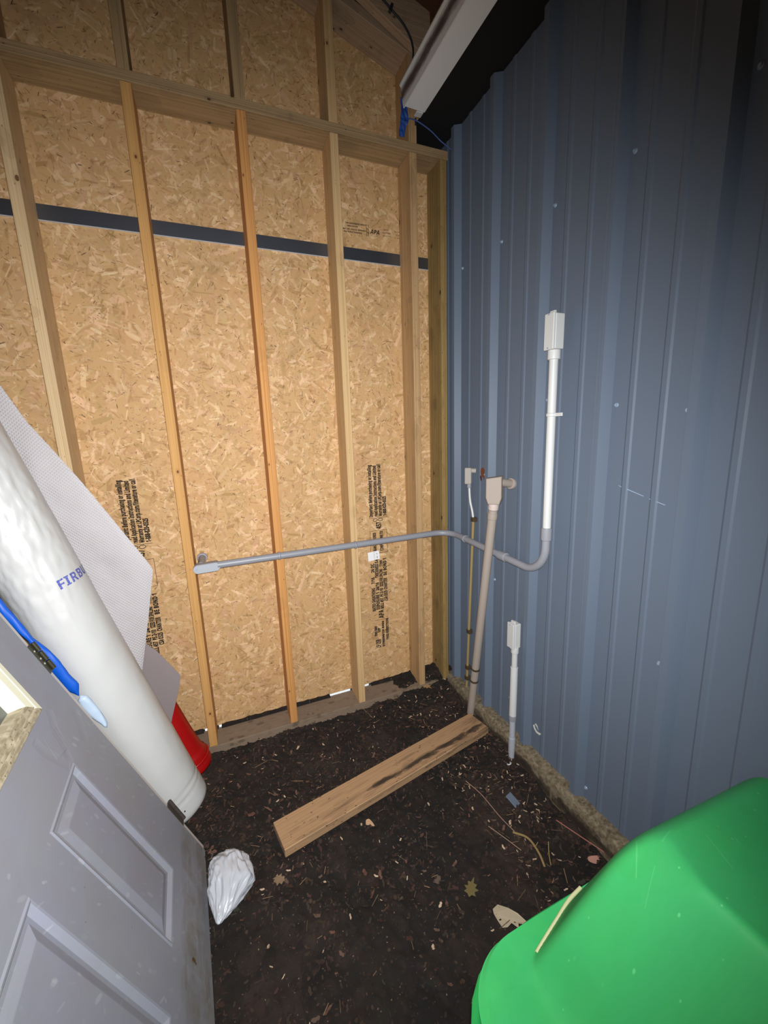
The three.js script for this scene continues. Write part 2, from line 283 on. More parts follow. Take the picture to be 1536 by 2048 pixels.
// the ink stamps on the boards
function ink(draw, w, h) { return canvas(w, h, (c) => { c.fillStyle = '#000'; c.fillRect(0, 0, w, h); c.fillStyle = '#fff'; c.strokeStyle = '#fff'; draw(c, w, h); const r = rngOf(5); c.fillStyle = '#000'; for (let i = 0; i < w * h / 420; i++) c.fillRect(r() * w, r() * h, 1 + r() * 2, 1 + r() * 2); }, false, false); }
function inkMat(t) { return new THREE.MeshStandardMaterial({ color: 0x16110d, roughness: 0.9, transparent: true, alphaMap: t }); }
const stampTex = ink((c, w, h) => {
  c.save(); c.translate(0, h); c.rotate(-Math.PI / 2);       // x runs up the wall, y across it
  const S = h / 1.14;                                        // pixels per metre
  const line = (t, x0, x1, y, size, font = 'sans-serif') => { c.font = `bold ${size}px ${font}`; const m = c.measureText(t).width; c.save(); c.translate(x0 * S, y * S); c.scale((x1 - x0) * S / m, 1); c.lineWidth = 2.6; c.fillText(t, 0, 0); c.strokeText(t, 0, 0); c.restore(); };
  const z = 0.0285 * S;
  line('LP OSB', 0.02, 0.075, 0.052, z * 1.5); line('THIS SIDE', 0.10, 0.165, 0.030, z * 0.7); line('UP', 0.12, 0.15, 0.052, z * 0.8);
  line('STRENGTH AXIS', 0.02, 0.19, 0.077, z * 0.62); line('THIS DIRECTION', 0.06, 0.2, 0.105, z * 0.75);
  c.fillRect(0.20 * S, 0.02 * S, 3, 0.09 * S);
  line('APA', 0.21, 0.262, 0.078, z * 1.55);
  line('RATED SHEATHING', 0.262, 0.41, 0.028, z); line('7/16', 0.435, 0.475, 0.028, z); line('24 OC', 0.505, 0.56, 0.028, z);
  line('EXPOSURE 1  24/16', 0.268, 0.44, 0.054, z); line('THICKNESS 0.418', 0.47, 0.60, 0.054, z);
  line('MILL 457  PS 2-10', 0.268, 0.40, 0.080, z); line('SIZED FOR SPACING', 0.41, 0.52, 0.080, z); line('11mm', 0.535, 0.575, 0.080, z);
  line('CSA O325  CHANTIER', 0.315, 0.46, 0.106, z); line('BE BOND 1', 0.475, 0.585, 0.106, z);
  c.lineWidth = 3; c.strokeRect(0.62 * S, 0.012 * S, 0.135 * S, 0.104 * S);
  line('MANUFACTURED', 0.63, 0.745, 0.047, z * 0.9); line('CONFORMING TO', 0.63, 0.75, 0.090, z * 0.9);
  line('457', 0.765, 0.805, 0.082, z * 1.5); c.lineWidth = 5; c.beginPath(); c.ellipse(0.818 * S, 0.047 * S, 0.008 * S, 0.013 * S, 0, 0, 6.3); c.stroke(); c.beginPath(); c.ellipse(0.818 * S, 0.078 * S, 0.008 * S, 0.013 * S, 0, 0, 6.3); c.stroke();
  c.fillRect(0.83 * S, 0.01 * S, 3, 0.11 * S);
  line('Important: Before purchasing or installing', 0.838, 1.135, 0.032, z); line('read Application Instructions and Limited', 0.838, 1.13, 0.062, z); line('Warranty at LPCorp.com/literature or call', 0.838, 1.137, 0.089, z); line('1-888-820-0325', 0.838, 0.952, 0.116, z);
  c.restore();
}, 256, 2048);
const stampMat = inkMat(stampTex);
function decal(parent, name, x, y, w, h, z, mat, turn = 0, label) { const g = new THREE.PlaneGeometry(w, h); g.rotateZ(turn); g.translate(x, y, z); return part(parent, name, g, mat, label); }
decal(pC, 'printed_stamp', 0.832, 0.855, 0.1425, 1.14, 0.0006, stampMat);
decal(pB, 'printed_stamp', -0.368, 0.862, 0.1425, 1.14, 0.0006, stampMat);
const apaTex = ink((c, w, h) => {
  const t = (s, x, y, z, b = 'bold') => { c.font = `${b} ${z}px sans-serif`; c.fillText(s, x, y); };
  t('THE ENGINEERED WOOD', 40, 26, 22); t('ASSOCIATION', 60, 52, 20); t('MILL 457  STUCCO  APPROVED', 6, 84, 20); t('Wall & Roof Sheathing', 16, 110, 21);
  c.fillRect(300, 8, 5, 118); c.fillRect(322, 8, 5, 118); c.fillRect(300, 50, 26, 4); c.fillRect(300, 90, 26, 4);
  c.font = 'italic bold 62px sans-serif'; c.fillText('APA', 345, 96);
  c.globalAlpha = 0.45; t('RATED', 520, 44, 20); t('SHEATHING', 500, 76, 20); t('24/16  7/16', 510, 106, 20); t('EXPOSURE', 660, 50, 20); t('PS 2-10', 680, 84, 20); t('MILL', 700, 112, 20);
}, 800, 136);
decal(pF, 'printed_stamp', 0.865, 2.598, 0.34, 0.062, 0.0006, inkMat(apaTex), 0.02);
{ // small white sticker
  const tex = canvas(256, 192, (c, w, h) => { c.fillStyle = '#eef0f2'; c.fillRect(0, 0, w, h); c.fillStyle = '#8a90a0'; for (let i = 0; i < 4; i++) c.fillRect(126, 24 + i * 38, 34, 9); c.fillStyle = '#30343c'; c.font = 'bold 34px sans-serif'; c.save(); c.translate(215, 165); c.rotate(-Math.PI / 2); c.fillText('457', 0, 0); c.fillText('LP', 84, 0); c.restore(); }, true, false);
  const g = new THREE.BoxGeometry(0.071, 0.052, 0.0008); g.rotateZ(0.07); g.translate(0.789, 0.892, 0.0014); part(pC, 'paper_sticker', g, new THREE.MeshStandardMaterial({ map: tex, roughness: 0.6 }));
}

// ------------------------------------------------------------------ wall_right: blue ribbed steel over a concrete footing
const wallRight = structure('wall_right');
const PAN = 1.25, RIB = 0.305, RIB0 = 0.175;
function ribProfile(zs, ze) {      // [z, x] points of the face towards the room
  const pts = [];
  for (let k = Math.round((zs - RIB0) / RIB); k < Math.round((ze - RIB0) / RIB) + 1; k++) {
    const c = RIB0 + k * RIB;
    const rib = [[c - 0.032, 0], [c - 0.0125, 0.032], [c + 0.0125, 0.032], [c + 0.032, 0]];
    const minor = [1 / 3, 2 / 3].flatMap((f) => { const m = c + 0.0 + RIB * f; return [[m - 0.013, 0], [m - 0.007, 0.0035], [m + 0.007, 0.0035], [m + 0.013, 0]]; });
    pts.push(...rib, ...minor);
  }
  const q = pts.filter(([z]) => z > zs - 0.001 && z < ze + 0.001);
  return [[zs, 0.032], ...q, [ze, 0.032]];
}
function sheet(zs, ze, y0, y1) {
  const f = ribProfile(zs + 0.0004, ze - 0.0004), s = new THREE.Shape();
  f.forEach(([z, h], i) => (i ? s.lineTo(-z, PAN - h) : s.moveTo(-z, PAN - h)));
  [...f].reverse().forEach(([z, h]) => s.lineTo(-z, PAN - h + 0.0012)); s.closePath();
  const g = new THREE.ExtrudeGeometry(s, { depth: y1 - y0, bevelEnabled: false });     // shape x = -z, shape y = x
  const m = new THREE.Matrix4().set(0, 1, 0, 0, 0, 0, 1, y0, -1, 0, 0, 0, 0, 0, 0, 1); g.applyMatrix4(m);
  const idx = g.index; if (!idx) { /* shape winding kept by a pure rotation */ }
  g.computeVertexNormals(); const p = g.attributes.position, uv = new Float32Array(p.count * 2); for (let i = 0; i < p.count; i++) { uv[2 * i] = p.getZ(i) * 3; uv[2 * i + 1] = p.getY(i) * 3; } g.setAttribute('uv', new THREE.BufferAttribute(uv, 2));
  return part(wallRight, 'metal_sheet', g, blueMat);
}
const SH = RIB * 3;
const sheets = [sheet(RIB0 - SH, RIB0, 0.1, 3.025), sheet(RIB0, RIB0 + SH, 0.1, 3.025), sheet(RIB0 + SH, RIB0 + 2 * SH, 0.1, 3.025), sheet(RIB0 + 2 * SH, RIB0 + 4 * SH, 0.1, 3.025)];
part(wallRight, 'backing_board', new THREE.BoxGeometry(0.04, 3.3, 4.2).translate(PAN + 0.025, 1.66, 1.4), plain(60, 60, 64, 0.9));
{ // footing, worn and uneven along its top edge
  const g = surface(10, 160, (u, v) => {
    const z = -0.1 + 3.5 * v; const path = [[1.196, -0.05], [1.194, 0.02], [1.193, 0.06], [1.195, 0.085], [1.203, 0.094], [1.215, 0.097], [1.24, 0.099], [1.249, 0.0995], [1.26, 0.0995], [1.3, 0.0995], [1.34, 0.05]];
    const [x, y] = path[Math.round(u * 10)]; const e = u > 0.05 && u < 0.7 ? 1 : 0.2; return [x + e * 0.005 * fbm(z * 6, y * 14, 1), y + e * 0.003 * fbm(z * 12, 3, x * 9), z, z / 1.0, (y + x - 1.19) / 0.16];
  });
  g.index.array.reverse(); g.computeVertexNormals(); part(wallRight, 'concrete_footing', g, concreteMat);
}
{ // screws with washers
  const head = mergeGeometries([new THREE.CylinderGeometry(0.0042, 0.0046, 0.005, 6).translate(0, 0.0035, 0), new THREE.CylinderGeometry(0.0062, 0.0075, 0.0022, 14).translate(0, 0.0006, 0)]);
  head.rotateZ(Math.PI / 2);
  for (const [y, z] of [[2.393, 0.218], [2.393, 0.523], [2.393, 0.828], [2.393, 1.139], [2.393, 1.444], [1.369, 0.449 - 0.02], [1.701, 0.832], [1.66, 1.14], [1.63, 1.366], [0.837, 1.362], [0.84, 1.06], [0.84, 0.52], [0.258, 0.662], [0.15, 1.13], [0.15, 1.112]]) { const s = part(wallRight, 'screw', head, M.screw); s.position.set(PAN - 0.001, y, z); }
}
{ // rust hole, paint flakes and a scratch: each a thin worn patch on the steel
  const blob = (pts, mat, name, x, y, z, t = 0.0012) => { const s = new THREE.Shape(pts.map(([a, b]) => new THREE.Vector2(a, b))); const g = new THREE.ExtrudeGeometry(s, { depth: t, bevelEnabled: false }); g.rotateY(-Math.PI / 2); const m = part(sheets[z > 1.09 ? 2 : z > 0.175 ? 1 : 0], name, g, mat); m.position.set(x, y, z); return m; };
  blob([[-0.012, 0.03], [0.008, 0.036], [0.018, 0.022], [0.015, 0.0], [0.02, -0.014], [0.014, -0.028], [0.007, -0.012], [-0.004, -0.016], [-0.012, -0.034], [-0.016, -0.03], [-0.01, -0.006], [-0.014, 0.012]], M.rust, 'rust_hole', PAN - 0.0004, 1.368, 0.405);
  blob([[-0.018, 0.0], [-0.02, -0.008], [-0.008, -0.03], [-0.004, -0.02], [-0.008, -0.008]], M.darkRust, 'rust_hole', PAN - 0.0012, 1.362, 0.405);
  blob([[-0.036, 0.018], [-0.028, 0.004], [-0.014, -0.006], [0.006, -0.004], [0.018, 0.006], [0.036, -0.012], [0.03, 0.004], [0.018, 0.014], [0.004, 0.006], [-0.012, 0.004], [-0.022, 0.012], [-0.028, 0.026]], M.chipWhite, 'paint_flake', PAN - 0.0004, 0.2, 0.862);
  blob([[-0.01, 0.02], [0.004, 0.014], [0.012, 0.004], [0.006, 0.02], [-0.006, 0.026]], M.chipWhite, 'paint_flake', PAN - 0.0004, 0.212, 0.848);
  blob([[-0.06, 0.018], [-0.02, 0.008], [0.03, -0.006], [0.03, -0.008], [-0.02, 0.0055], [-0.06, 0.0165]], M.scratch, 'scratch', PAN - 0.0006, 1.376, 1.23);
  blob([[-0.02, 0.006], [0.03, -0.006], [0.03, -0.0082], [-0.02, 0.0042]], M.scratch, 'scratch', PAN - 0.0006, 1.358, 1.3);
}

// ------------------------------------------------------------------ ceiling, closing walls, ground outside
const ceiling = structure('ceiling');
const deckMat = wood(14, [92, 56, 30], 24, [52, 28, 14], 0.8, 0.9);
{ const a = -Math.atan(0.32), L = 1 / Math.cos(a);
  for (let k = 0; k < 7; k++) { const z0 = -0.1 + k * 0.52; const g = bar(-1.32 * L, 1.36 * L, 0, 0.018, z0, z0 + 0.517, 'x', [0.6, 1.2]); g.rotateZ(a); g.translate(0, roofY(0), 0); part(ceiling, 'roof_board', g, deckMat); }
  for (const z of [0.872, 1.482, 2.092, 2.702]) { const g = bar(-1.25 * L, 1.02 * L, -0.14, -0.0006, z, z + 0.038, 'x', [0.3, 1.2]); g.rotateZ(a); g.translate(0, roofY(0), 0); part(ceiling, 'rafter', g, W.rafter); } }
{ const s = new THREE.Shape(); s.moveTo(0.22, roofY(0.22) - 0.001); s.lineTo(1.03, roofY(1.03) - 0.001); s.lineTo(1.03, 3.155); s.lineTo(0.22, 3.535); s.closePath();
  const g = new THREE.ExtrudeGeometry(s, { depth: 0.036, bevelEnabled: true, bevelSize: 0.001, bevelThickness: 0.001, bevelSegments: 1 }); g.translate(0, 0, 0.263); part(ceiling, 'tapered_rafter', gridUV(g, 'x', [0.3, 1.2]), W.rafter); }
part(ceiling, 'soffit_board', bar(1.054, 1.29, 3.03, 3.045, -0.02, 3.4, 'z'), M.blackSoffit);
part(structure('wall_left'), 'osb_panel', gridUV(new THREE.BoxGeometry(0.012, 4.4, 3.6).translate(-1.15, 2.1, 1.7), 'y', [OSB, OSB]), osbMat);
part(structure('wall_front'), 'osb_panel', gridUV(new THREE.BoxGeometry(2.5, 4.4, 0.012).translate(0.05, 2.1, 3.42), 'y', [OSB, OSB]), osbMat);
{ const g = structure('ground_outside'); part(g, 'gravel', new THREE.BoxGeometry(5, 0.1, 3).translate(0, -0.06, -1.58), plain(210, 214, 212, 0.9)); }

// ------------------------------------------------------------------ floor: bare damp soil
function soilY(x, z) {
  const lump = fbm(x * 10, z * 10, 7);
  let y = -0.012 + 0.022 * fbm(x * 3.1, z * 3.1, 2) + 0.03 * lump * (0.35 + Math.max(0, fbm(x * 2.3, z * 2.3, 11) + 0.5)) + 0.008 * noise(x * 38, z * 38, 3) + 0.003 * noise(x * 90, z * 90, 5);
  y += 0.048 * Math.max(0, 1 - Math.max(0, z - 0.14) / 0.34);                              // banked up towards the wall
  if (x > 1.0) y += 0.03 * Math.pow((x - 1.0) / 0.2, 1.5) * (0.6 + fbm(z * 5, 1, 4));
  if (z < 0.19 && x > 0.62) y += 0.07 * Math.min(1, (x - 0.62) / 0.4) * Math.min(1, (0.19 - z) / 0.1) * (0.75 + 0.6 * fbm(x * 9, z * 9, 8));   // earth heaped over the plate in the corner
  if (z < 0.02) { const hole = (x > 0.48 && x < 0.61) || (x > 0.665 && x < 0.735) || (x > -0.207 && x < -0.197) || (x > -0.138 && x < -0.13); y = hole ? 0.0 : Math.max(y, 0.088 + 0.006 * noise(x * 40, 0, 1)); }
  return y;
}
const floor = structure('floor');
{ const nx = 240, nz = 230; const g = surface(nx, nz, (u, v) => { const x = -1.14 + 2.42 * u, z = -0.03 + 3.44 * v * (0.35 + 0.65 * v); return [x, soilY(x, z), z, x / 1.5, z / 1.5]; }); g.index.array.reverse(); g.computeVertexNormals(); part(floor, 'soil', g, soilMat); }

// ------------------------------------------------------------------ gutter trim, cable, ties
{
  const t = thing('eave_trim', 'white metal eave trim running out above the top plate', 'gutter', [0, 0, 0]);
  const ex = (pts, z0, z1) => { const s = new THREE.Shape(pts.map((p) => new THREE.Vector2(...p))); const g = new THREE.ExtrudeGeometry(s, { depth: z1 - z0, bevelEnabled: true, bevelSize: 0.0008, bevelThickness: 0.0008, bevelSegments: 1 }); g.translate(0, 0, z0); return g; };
  part(t, 'bottom_panel', ex([[0.957, 3.034], [1.052, 3.031], [1.052, 3.16], [1.049, 3.16], [1.049, 3.034], [0.957, 3.037]], 0.2, 3.38), M.white);
  const stain = canvas(512, 64, (c, w, h) => { const r = rngOf(51); c.fillStyle = rgb(216, 219, 221); c.fillRect(0, 0, w, h); for (let i = 0; i < 700; i++) { c.fillStyle = rgb(70, 62, 56, 0.09); c.beginPath(); c.ellipse(r() * w, h * (0.5 + 0.22 * (r() + r() - 1)), 6 + r() * 26, 2 + r() * 7, 0, 0, 6.3); c.fill(); } });
  const fg = ex([[0.953, 3.036], [0.9565, 3.036], [0.9475, 3.11], [0.951, 3.124], [0.938, 3.126], [0.936, 3.118], [0.943, 3.11]], 0.185, 3.38);
  { const p = fg.attributes.position, uv = fg.attributes.uv; for (let i = 0; i < uv.count; i++) uv.setXY(i, p.getZ(i) / 0.9, (p.getY(i) - 3.036) / 0.09); }
  part(t, 'front_panel', fg, new THREE.MeshStandardMaterial({ map: stain, roughness: 0.5 }), 'white front panel with a dark mildew streak');
  part(t, 'end_cap', ex([[0.9585, 3.0395], [1.047, 3.0375], [1.047, 3.15], [0.952, 3.12]], 0.202, 0.206), plain(150, 150, 150, 0.6));
  const b = new RoundedBoxGeometry(0.034, 0.006, 0.03, 1, 0.002); b.translate(1.03, 3.028, 0.185); part(t, 'bracket', b, M.whitePvc);
}
single('black_cable', wire([V3(0.72, 3.33, 0.309), V3(0.809, 3.298, 0.3085), V3(0.848, 3.274, 0.309), V3(0.896, 3.243, 0.31), V3(0.929, 3.202, 0.312), V3(0.942, 3.162, 0.312), V3(0.944, 3.118, 0.3), V3(0.955, 3.14, 0.25)], 0.0042), M.cable, 'dark cable stapled along the rafter above the white eave trim', 'cable');
single('cable_clip', new RoundedBoxGeometry(0.012, 0.034, 0.012, 1, 0.003).rotateZ(-0.4).translate(0.846, 3.278, 0.309), M.cable, 'black clip holding the dark cable to the rafter', 'clip');
{ const P = [[0.969, 3.097, 0.022], [0.976, 3.056, 0.032], [0.978, 3.016, 0.042], [0.968, 2.985, 0.032], [0.96, 2.943, 0.028]];
  const g = surface(6, 24, (u, v) => { const k = Math.min(3.999, v * 4), i = Math.floor(k), f = k - i; const q = P[i].map((a, j) => a + (P[i + 1][j] - a) * f); return [q[0] + (u - 0.5) * q[2] - 0.004, q[1], 0.154 + 0.01 * noise(u * 3, v * 9, 1)]; });
  single('blue_strap', thicken(g, 0.0012), M.blueTape, 'blue plastic strap hanging from the end of the white eave trim', 'strap'); }
single('string', wire([V3(0.982, 3.015, 0.158), V3(1.0, 3.023, 0.155), V3(1.037, 3.024, 0.152), V3(1.114, 3.0, 0.15), V3(1.17, 2.972, 0.146), V3(1.217, 2.935, 0.165)], 0.0028), M.blueCord, 'thin blue string stretched from the stud to the blue wall', 'string');
single('staple', new RoundedBoxGeometry(0.008, 0.03, 0.006, 1, 0.002).translate(1.035, 3.024, 0.1455), M.cable, 'dark staple holding the thin blue cord on the upper stud', 'staple');

// ------------------------------------------------------------------ conduits
const PR = 0.0165;
function deviceBox(t, x0, x1, y0, y1, z0, z1, mat) {
  part(t, 'box_body', bar(x0 + 0.012, x1, y0 + 0.002, y1 - 0.002, z0 + 0.001, z1, 'y', [0.3, 1.2], 0.004), mat);
  part(t, 'cover_plate', bar(x0, x0 + 0.0105, y0, y1, z0, z1 + 0.0015, 'y', [0.3, 1.2], 0.0035), mat);
  for (const y of [y0 - 0.003, y1 + 0.003]) part(t, 'mounting_ear', bar(x0 + 0.014, x0 + 0.024, y - 0.006, y + 0.006, (z0 + z1) / 2 - 0.012, (z0 + z1) / 2 + 0.012, 'y', [0.3, 1.2], 0.002), mat);
  for (const y of [y0 + 0.006, y1 - 0.006]) part(t, 'cover_screw', new THREE.CylinderGeometry(0.003, 0.003, 0.003, 10).rotateZ(Math.PI / 2).translate(x0 - 0.0005, y, (z0 + z1) / 2), M.screw);
}
function pipeStrap(t, c, dir, r, earDir, mat) {
  part(t, 'pipe_strap', mergeGeometries([collar(c, dir, r + 0.0035, 0.013).toNonIndexed(), bar(-0.019, 0.019, -0.0065, 0.0065, -0.0015, 0.0015, 'y', [0.3, 1.2], 0.0014).toNonIndexed().applyQuaternion(new THREE.Quaternion().setFromRotationMatrix(new THREE.Matrix4().makeBasis(earDir, dir, earDir.clone().cross(dir)))).translate(c.x + earDir.x * (r + 0.018), c.y + earDir.y * (r + 0.018), c.z + earDir.z * (r + 0.018))]), mat);
}
{
  const t = thing('conduit', 'grey conduit crossing the studs and turning up white on the blue wall', 'conduit');
  const X = 1.2, Z = 0.9065;
  part(t, 'grey_pipe', pipe([V3(-0.045, 1.018, Z - 0.749), V3(X, 1.022, Z - 0.749), V3(X, 0.995, Z - 0.002), V3(X, 1.19, Z)], PR, [0.1, 0.12], 160), M.greyPvc);
  part(t, 'white_pipe', pipe([V3(X, 1.19, Z), V3(X - 0.006, 1.875, Z + 0.004)], PR * 0.98), M.whitePvc, 'white riser pipe');
  part(t, 'coupling', collar(V3(X, 1.172, Z), V3(0, 1, 0), PR + 0.005, 0.052), M.greyPvc);
  part(t, 'coupling', collar(V3(X, 1.005, 0.64), V3(0, 0, 1), PR + 0.005, 0.05), M.greyPvc);
  part(t, 'coupling', collar(V3(X - 0.006, 1.856, Z + 0.004), V3(0, 1, 0), PR + 0.0065, 0.034), M.whitePvc);
  pipeStrap(t, V3(X - 0.003, 1.64, Z + 0.002), V3(0, 1, 0), PR, V3(0, 0, 1), M.whitePvc);
  part(t, 'pipe_clamp', collar(V3(X, 1.016, 0.325), V3(0, 0, 1), PR + 0.004, 0.014), M.greyPvc);
  for (const x of [0.236, 0.63]) part(t, 'pipe_clamp', collar(V3(x, 1.0195, Z - 0.749), V3(1, 0, 0), PR + 0.004, 0.012), M.greyPvc);
  deviceBox(t, 1.163, 1.217, 1.872, 1.998, 0.888, 0.933, M.whitePvc);
  { // elbow body with its cover, on the studs
    const s = new THREE.Shape(); const L = 0.056, r = 0.0185; s.moveTo(-L + r, -r); s.lineTo(L - 0.011, -r); s.lineTo(L, -r * 0.35); s.lineTo(L, r * 0.35); s.lineTo(L - 0.011, r); s.lineTo(-L + r, r); s.absarc(-L + r, 0, r, Math.PI / 2, Math.PI * 1.5, false);
    const body = new THREE.ExtrudeGeometry(s, { depth: 0.034, bevelEnabled: true, bevelSize: 0.002, bevelThickness: 0.002, bevelSegments: 2, curveSegments: 16 }); body.rotateZ(0.02); body.translate(-0.092, 1.012, 0.129); part(t, 'elbow_body', body, M.greyPvc);
    const cv = new THREE.ExtrudeGeometry(s, { depth: 0.003, bevelEnabled: true, bevelSize: 0.001, bevelThickness: 0.001, bevelSegments: 1, curveSegments: 16 }); cv.rotateZ(0.02); cv.translate(-0.092, 1.012, 0.167); part(t, 'elbow_cover', cv, M.greyPvcLight);
    part(t, 'cover_screw', new THREE.CylinderGeometry(0.0032, 0.0032, 0.003, 10).rotateX(Math.PI / 2).translate(-0.135, 1.011, 0.172), M.screw);
    part(t, 'hub', pipe([V3(-0.116, 1.018, 0.131), V3(-0.114, 1.022, 0.001)], 0.0165), M.greyPvc);
    part(t, 'hub_collar', collar(V3(-0.114, 1.0215, 0.008), V3(0, 0, 1), 0.024, 0.014), M.greyPvc);
  }
}
{
  const t = thing('conduit', 'short white conduit with a small box rising from the soil', 'conduit');
  const X = 1.192, Z = 0.752;
  deviceBox(t, 1.168, 1.213, 0.592, 0.716, 0.722, 0.765, M.dirtyPvc);
  part(t, 'coupling', collar(V3(X, 0.582, Z), V3(0, 1, 0), 0.018, 0.03), M.dirtyPvc);
  part(t, 'upper_pipe', pipe([V3(X, 0.575, Z), V3(X, 0.49, Z)], 0.0135), M.dirtyPvc);
  part(t, 'sleeve_pipe', pipe([V3(X, 0.492, Z), V3(X - 0.001, 0.236, Z)], 0.0172), M.whitePvc);
  part(t, 'coupling', collar(V3(X - 0.001, 0.226, Z), V3(0, 1, 0), 0.0185, 0.03), M.greyPvc);
  part(t, 'lower_pipe', pipe([V3(X - 0.001, 0.23, Z), V3(X - 0.004, -0.05, Z + 0.004)], 0.0145), M.greyPvcLight, 'grey lower pipe');
  part(t, 'coupling', collar(V3(X - 0.0025, 0.075, Z + 0.002), V3(0, 1, 0), 0.0165, 0.09), M.greyPvcLight);
}
{
  const t = thing('conduit', 'thick dusty brown conduit with a large elbow leaning in the corner', 'conduit');
  const top = V3(1.15, 1.25, 0.63), bot = V3(1.188, -0.05, 0.398), d = bot.clone().sub(top).normalize();
  const at = (s) => top.clone().addScaledVector(d, s);
  part(t, 'pipe', pipe([at(0.02), at(1.32)], 0.0205), M.oldPvc);
  part(t, 'collar', collar(at(0.0), d, 0.0235, 0.036), M.oldPvcLight, 'pale collar');
  part(t, 'coupling', collar(at(0.05), d, 0.023, 0.03), M.oldPvc);
  for (const s of [0.94, 1.02]) part(t, 'pipe_band', collar(at(s), d, 0.0225, 0.014), M.clamp);
  const s = new THREE.Shape(); const r = 0.029; s.moveTo(-r, 0.102); s.lineTo(r, 0.112); s.lineTo(r, 0.02); s.lineTo(r * 0.72, -0.004); s.lineTo(-r * 0.72, -0.004); s.lineTo(-r, 0.02); s.closePath();
  const g = new THREE.ExtrudeGeometry(s, { depth: 0.046, bevelEnabled: true, bevelSize: 0.006, bevelThickness: 0.006, bevelSegments: 3 }); g.translate(0, 0, -0.023); g.rotateY(-Math.PI * 0.27); g.translate(1.15, 1.27, 0.636); part(t, 'elbow_body', g, M.oldPvc);
  part(t, 'hub', pipe([V3(1.15, 1.362, 0.65), V3(1.248, 1.344, 0.636)], 0.0185), M.oldPvc);
  part(t, 'hub_collar', collar(V3(1.241, 1.3453, 0.637), V3(0.098, -0.018, -0.014), 0.0255, 0.016), M.oldPvc);
  part(t, 'rust_spot', new THREE.SphereGeometry(0.008, 10, 8).scale(1, 0.7, 0.6).translate(1.123, 1.374, 0.625), M.rust);
}
{
  const t = thing('conduit', 'thin yellowed conduit with a small elbow beside the corner stud', 'conduit');
  const b = bar(-0.021, 0.021, 0, 0.088, -0.018, 0.018, 'y', [0.3, 1.2], 0.007); b.rotateY(0.75); b.translate(1.222, 1.312, 0.322); part(t, 'elbow_body', b, M.oldGrey);
  part(t, 'hub', pipe([V3(1.222, 1.384, 0.326), V3(1.249, 1.383, 0.352)], 0.0125), M.oldGrey);
  part(t, 'collar', collar(V3(1.226, 1.306, 0.322), V3(0, 1, 0), 0.0115, 0.03), M.greyPvc);
  part(t, 'white_tube', wire([V3(1.226, 1.298, 0.323), V3(1.227, 1.255, 0.325), V3(1.229, 1.213, 0.33), V3(1.231, 1.17, 0.344), V3(1.232, 1.125, 0.354)], 0.0062), M.whitePvc, 'white bent tube');
  part(t, 'yellow_pipe', pipe([V3(1.232, 1.13, 0.354), V3(1.232, 0.05, 0.298)], 0.0075), M.yellowPvc, 'yellowed pipe');
  for (const [y, z] of [[1.125, 0.354], [0.463, 0.32], [0.23, 0.308], [0.16, 0.304]]) part(t, 'clamp', bar(1.222, 1.249, y - 0.012, y + 0.012, z - 0.014, z + 0.014, 'y', [0.3, 1.2], 0.004), M.clamp);
}

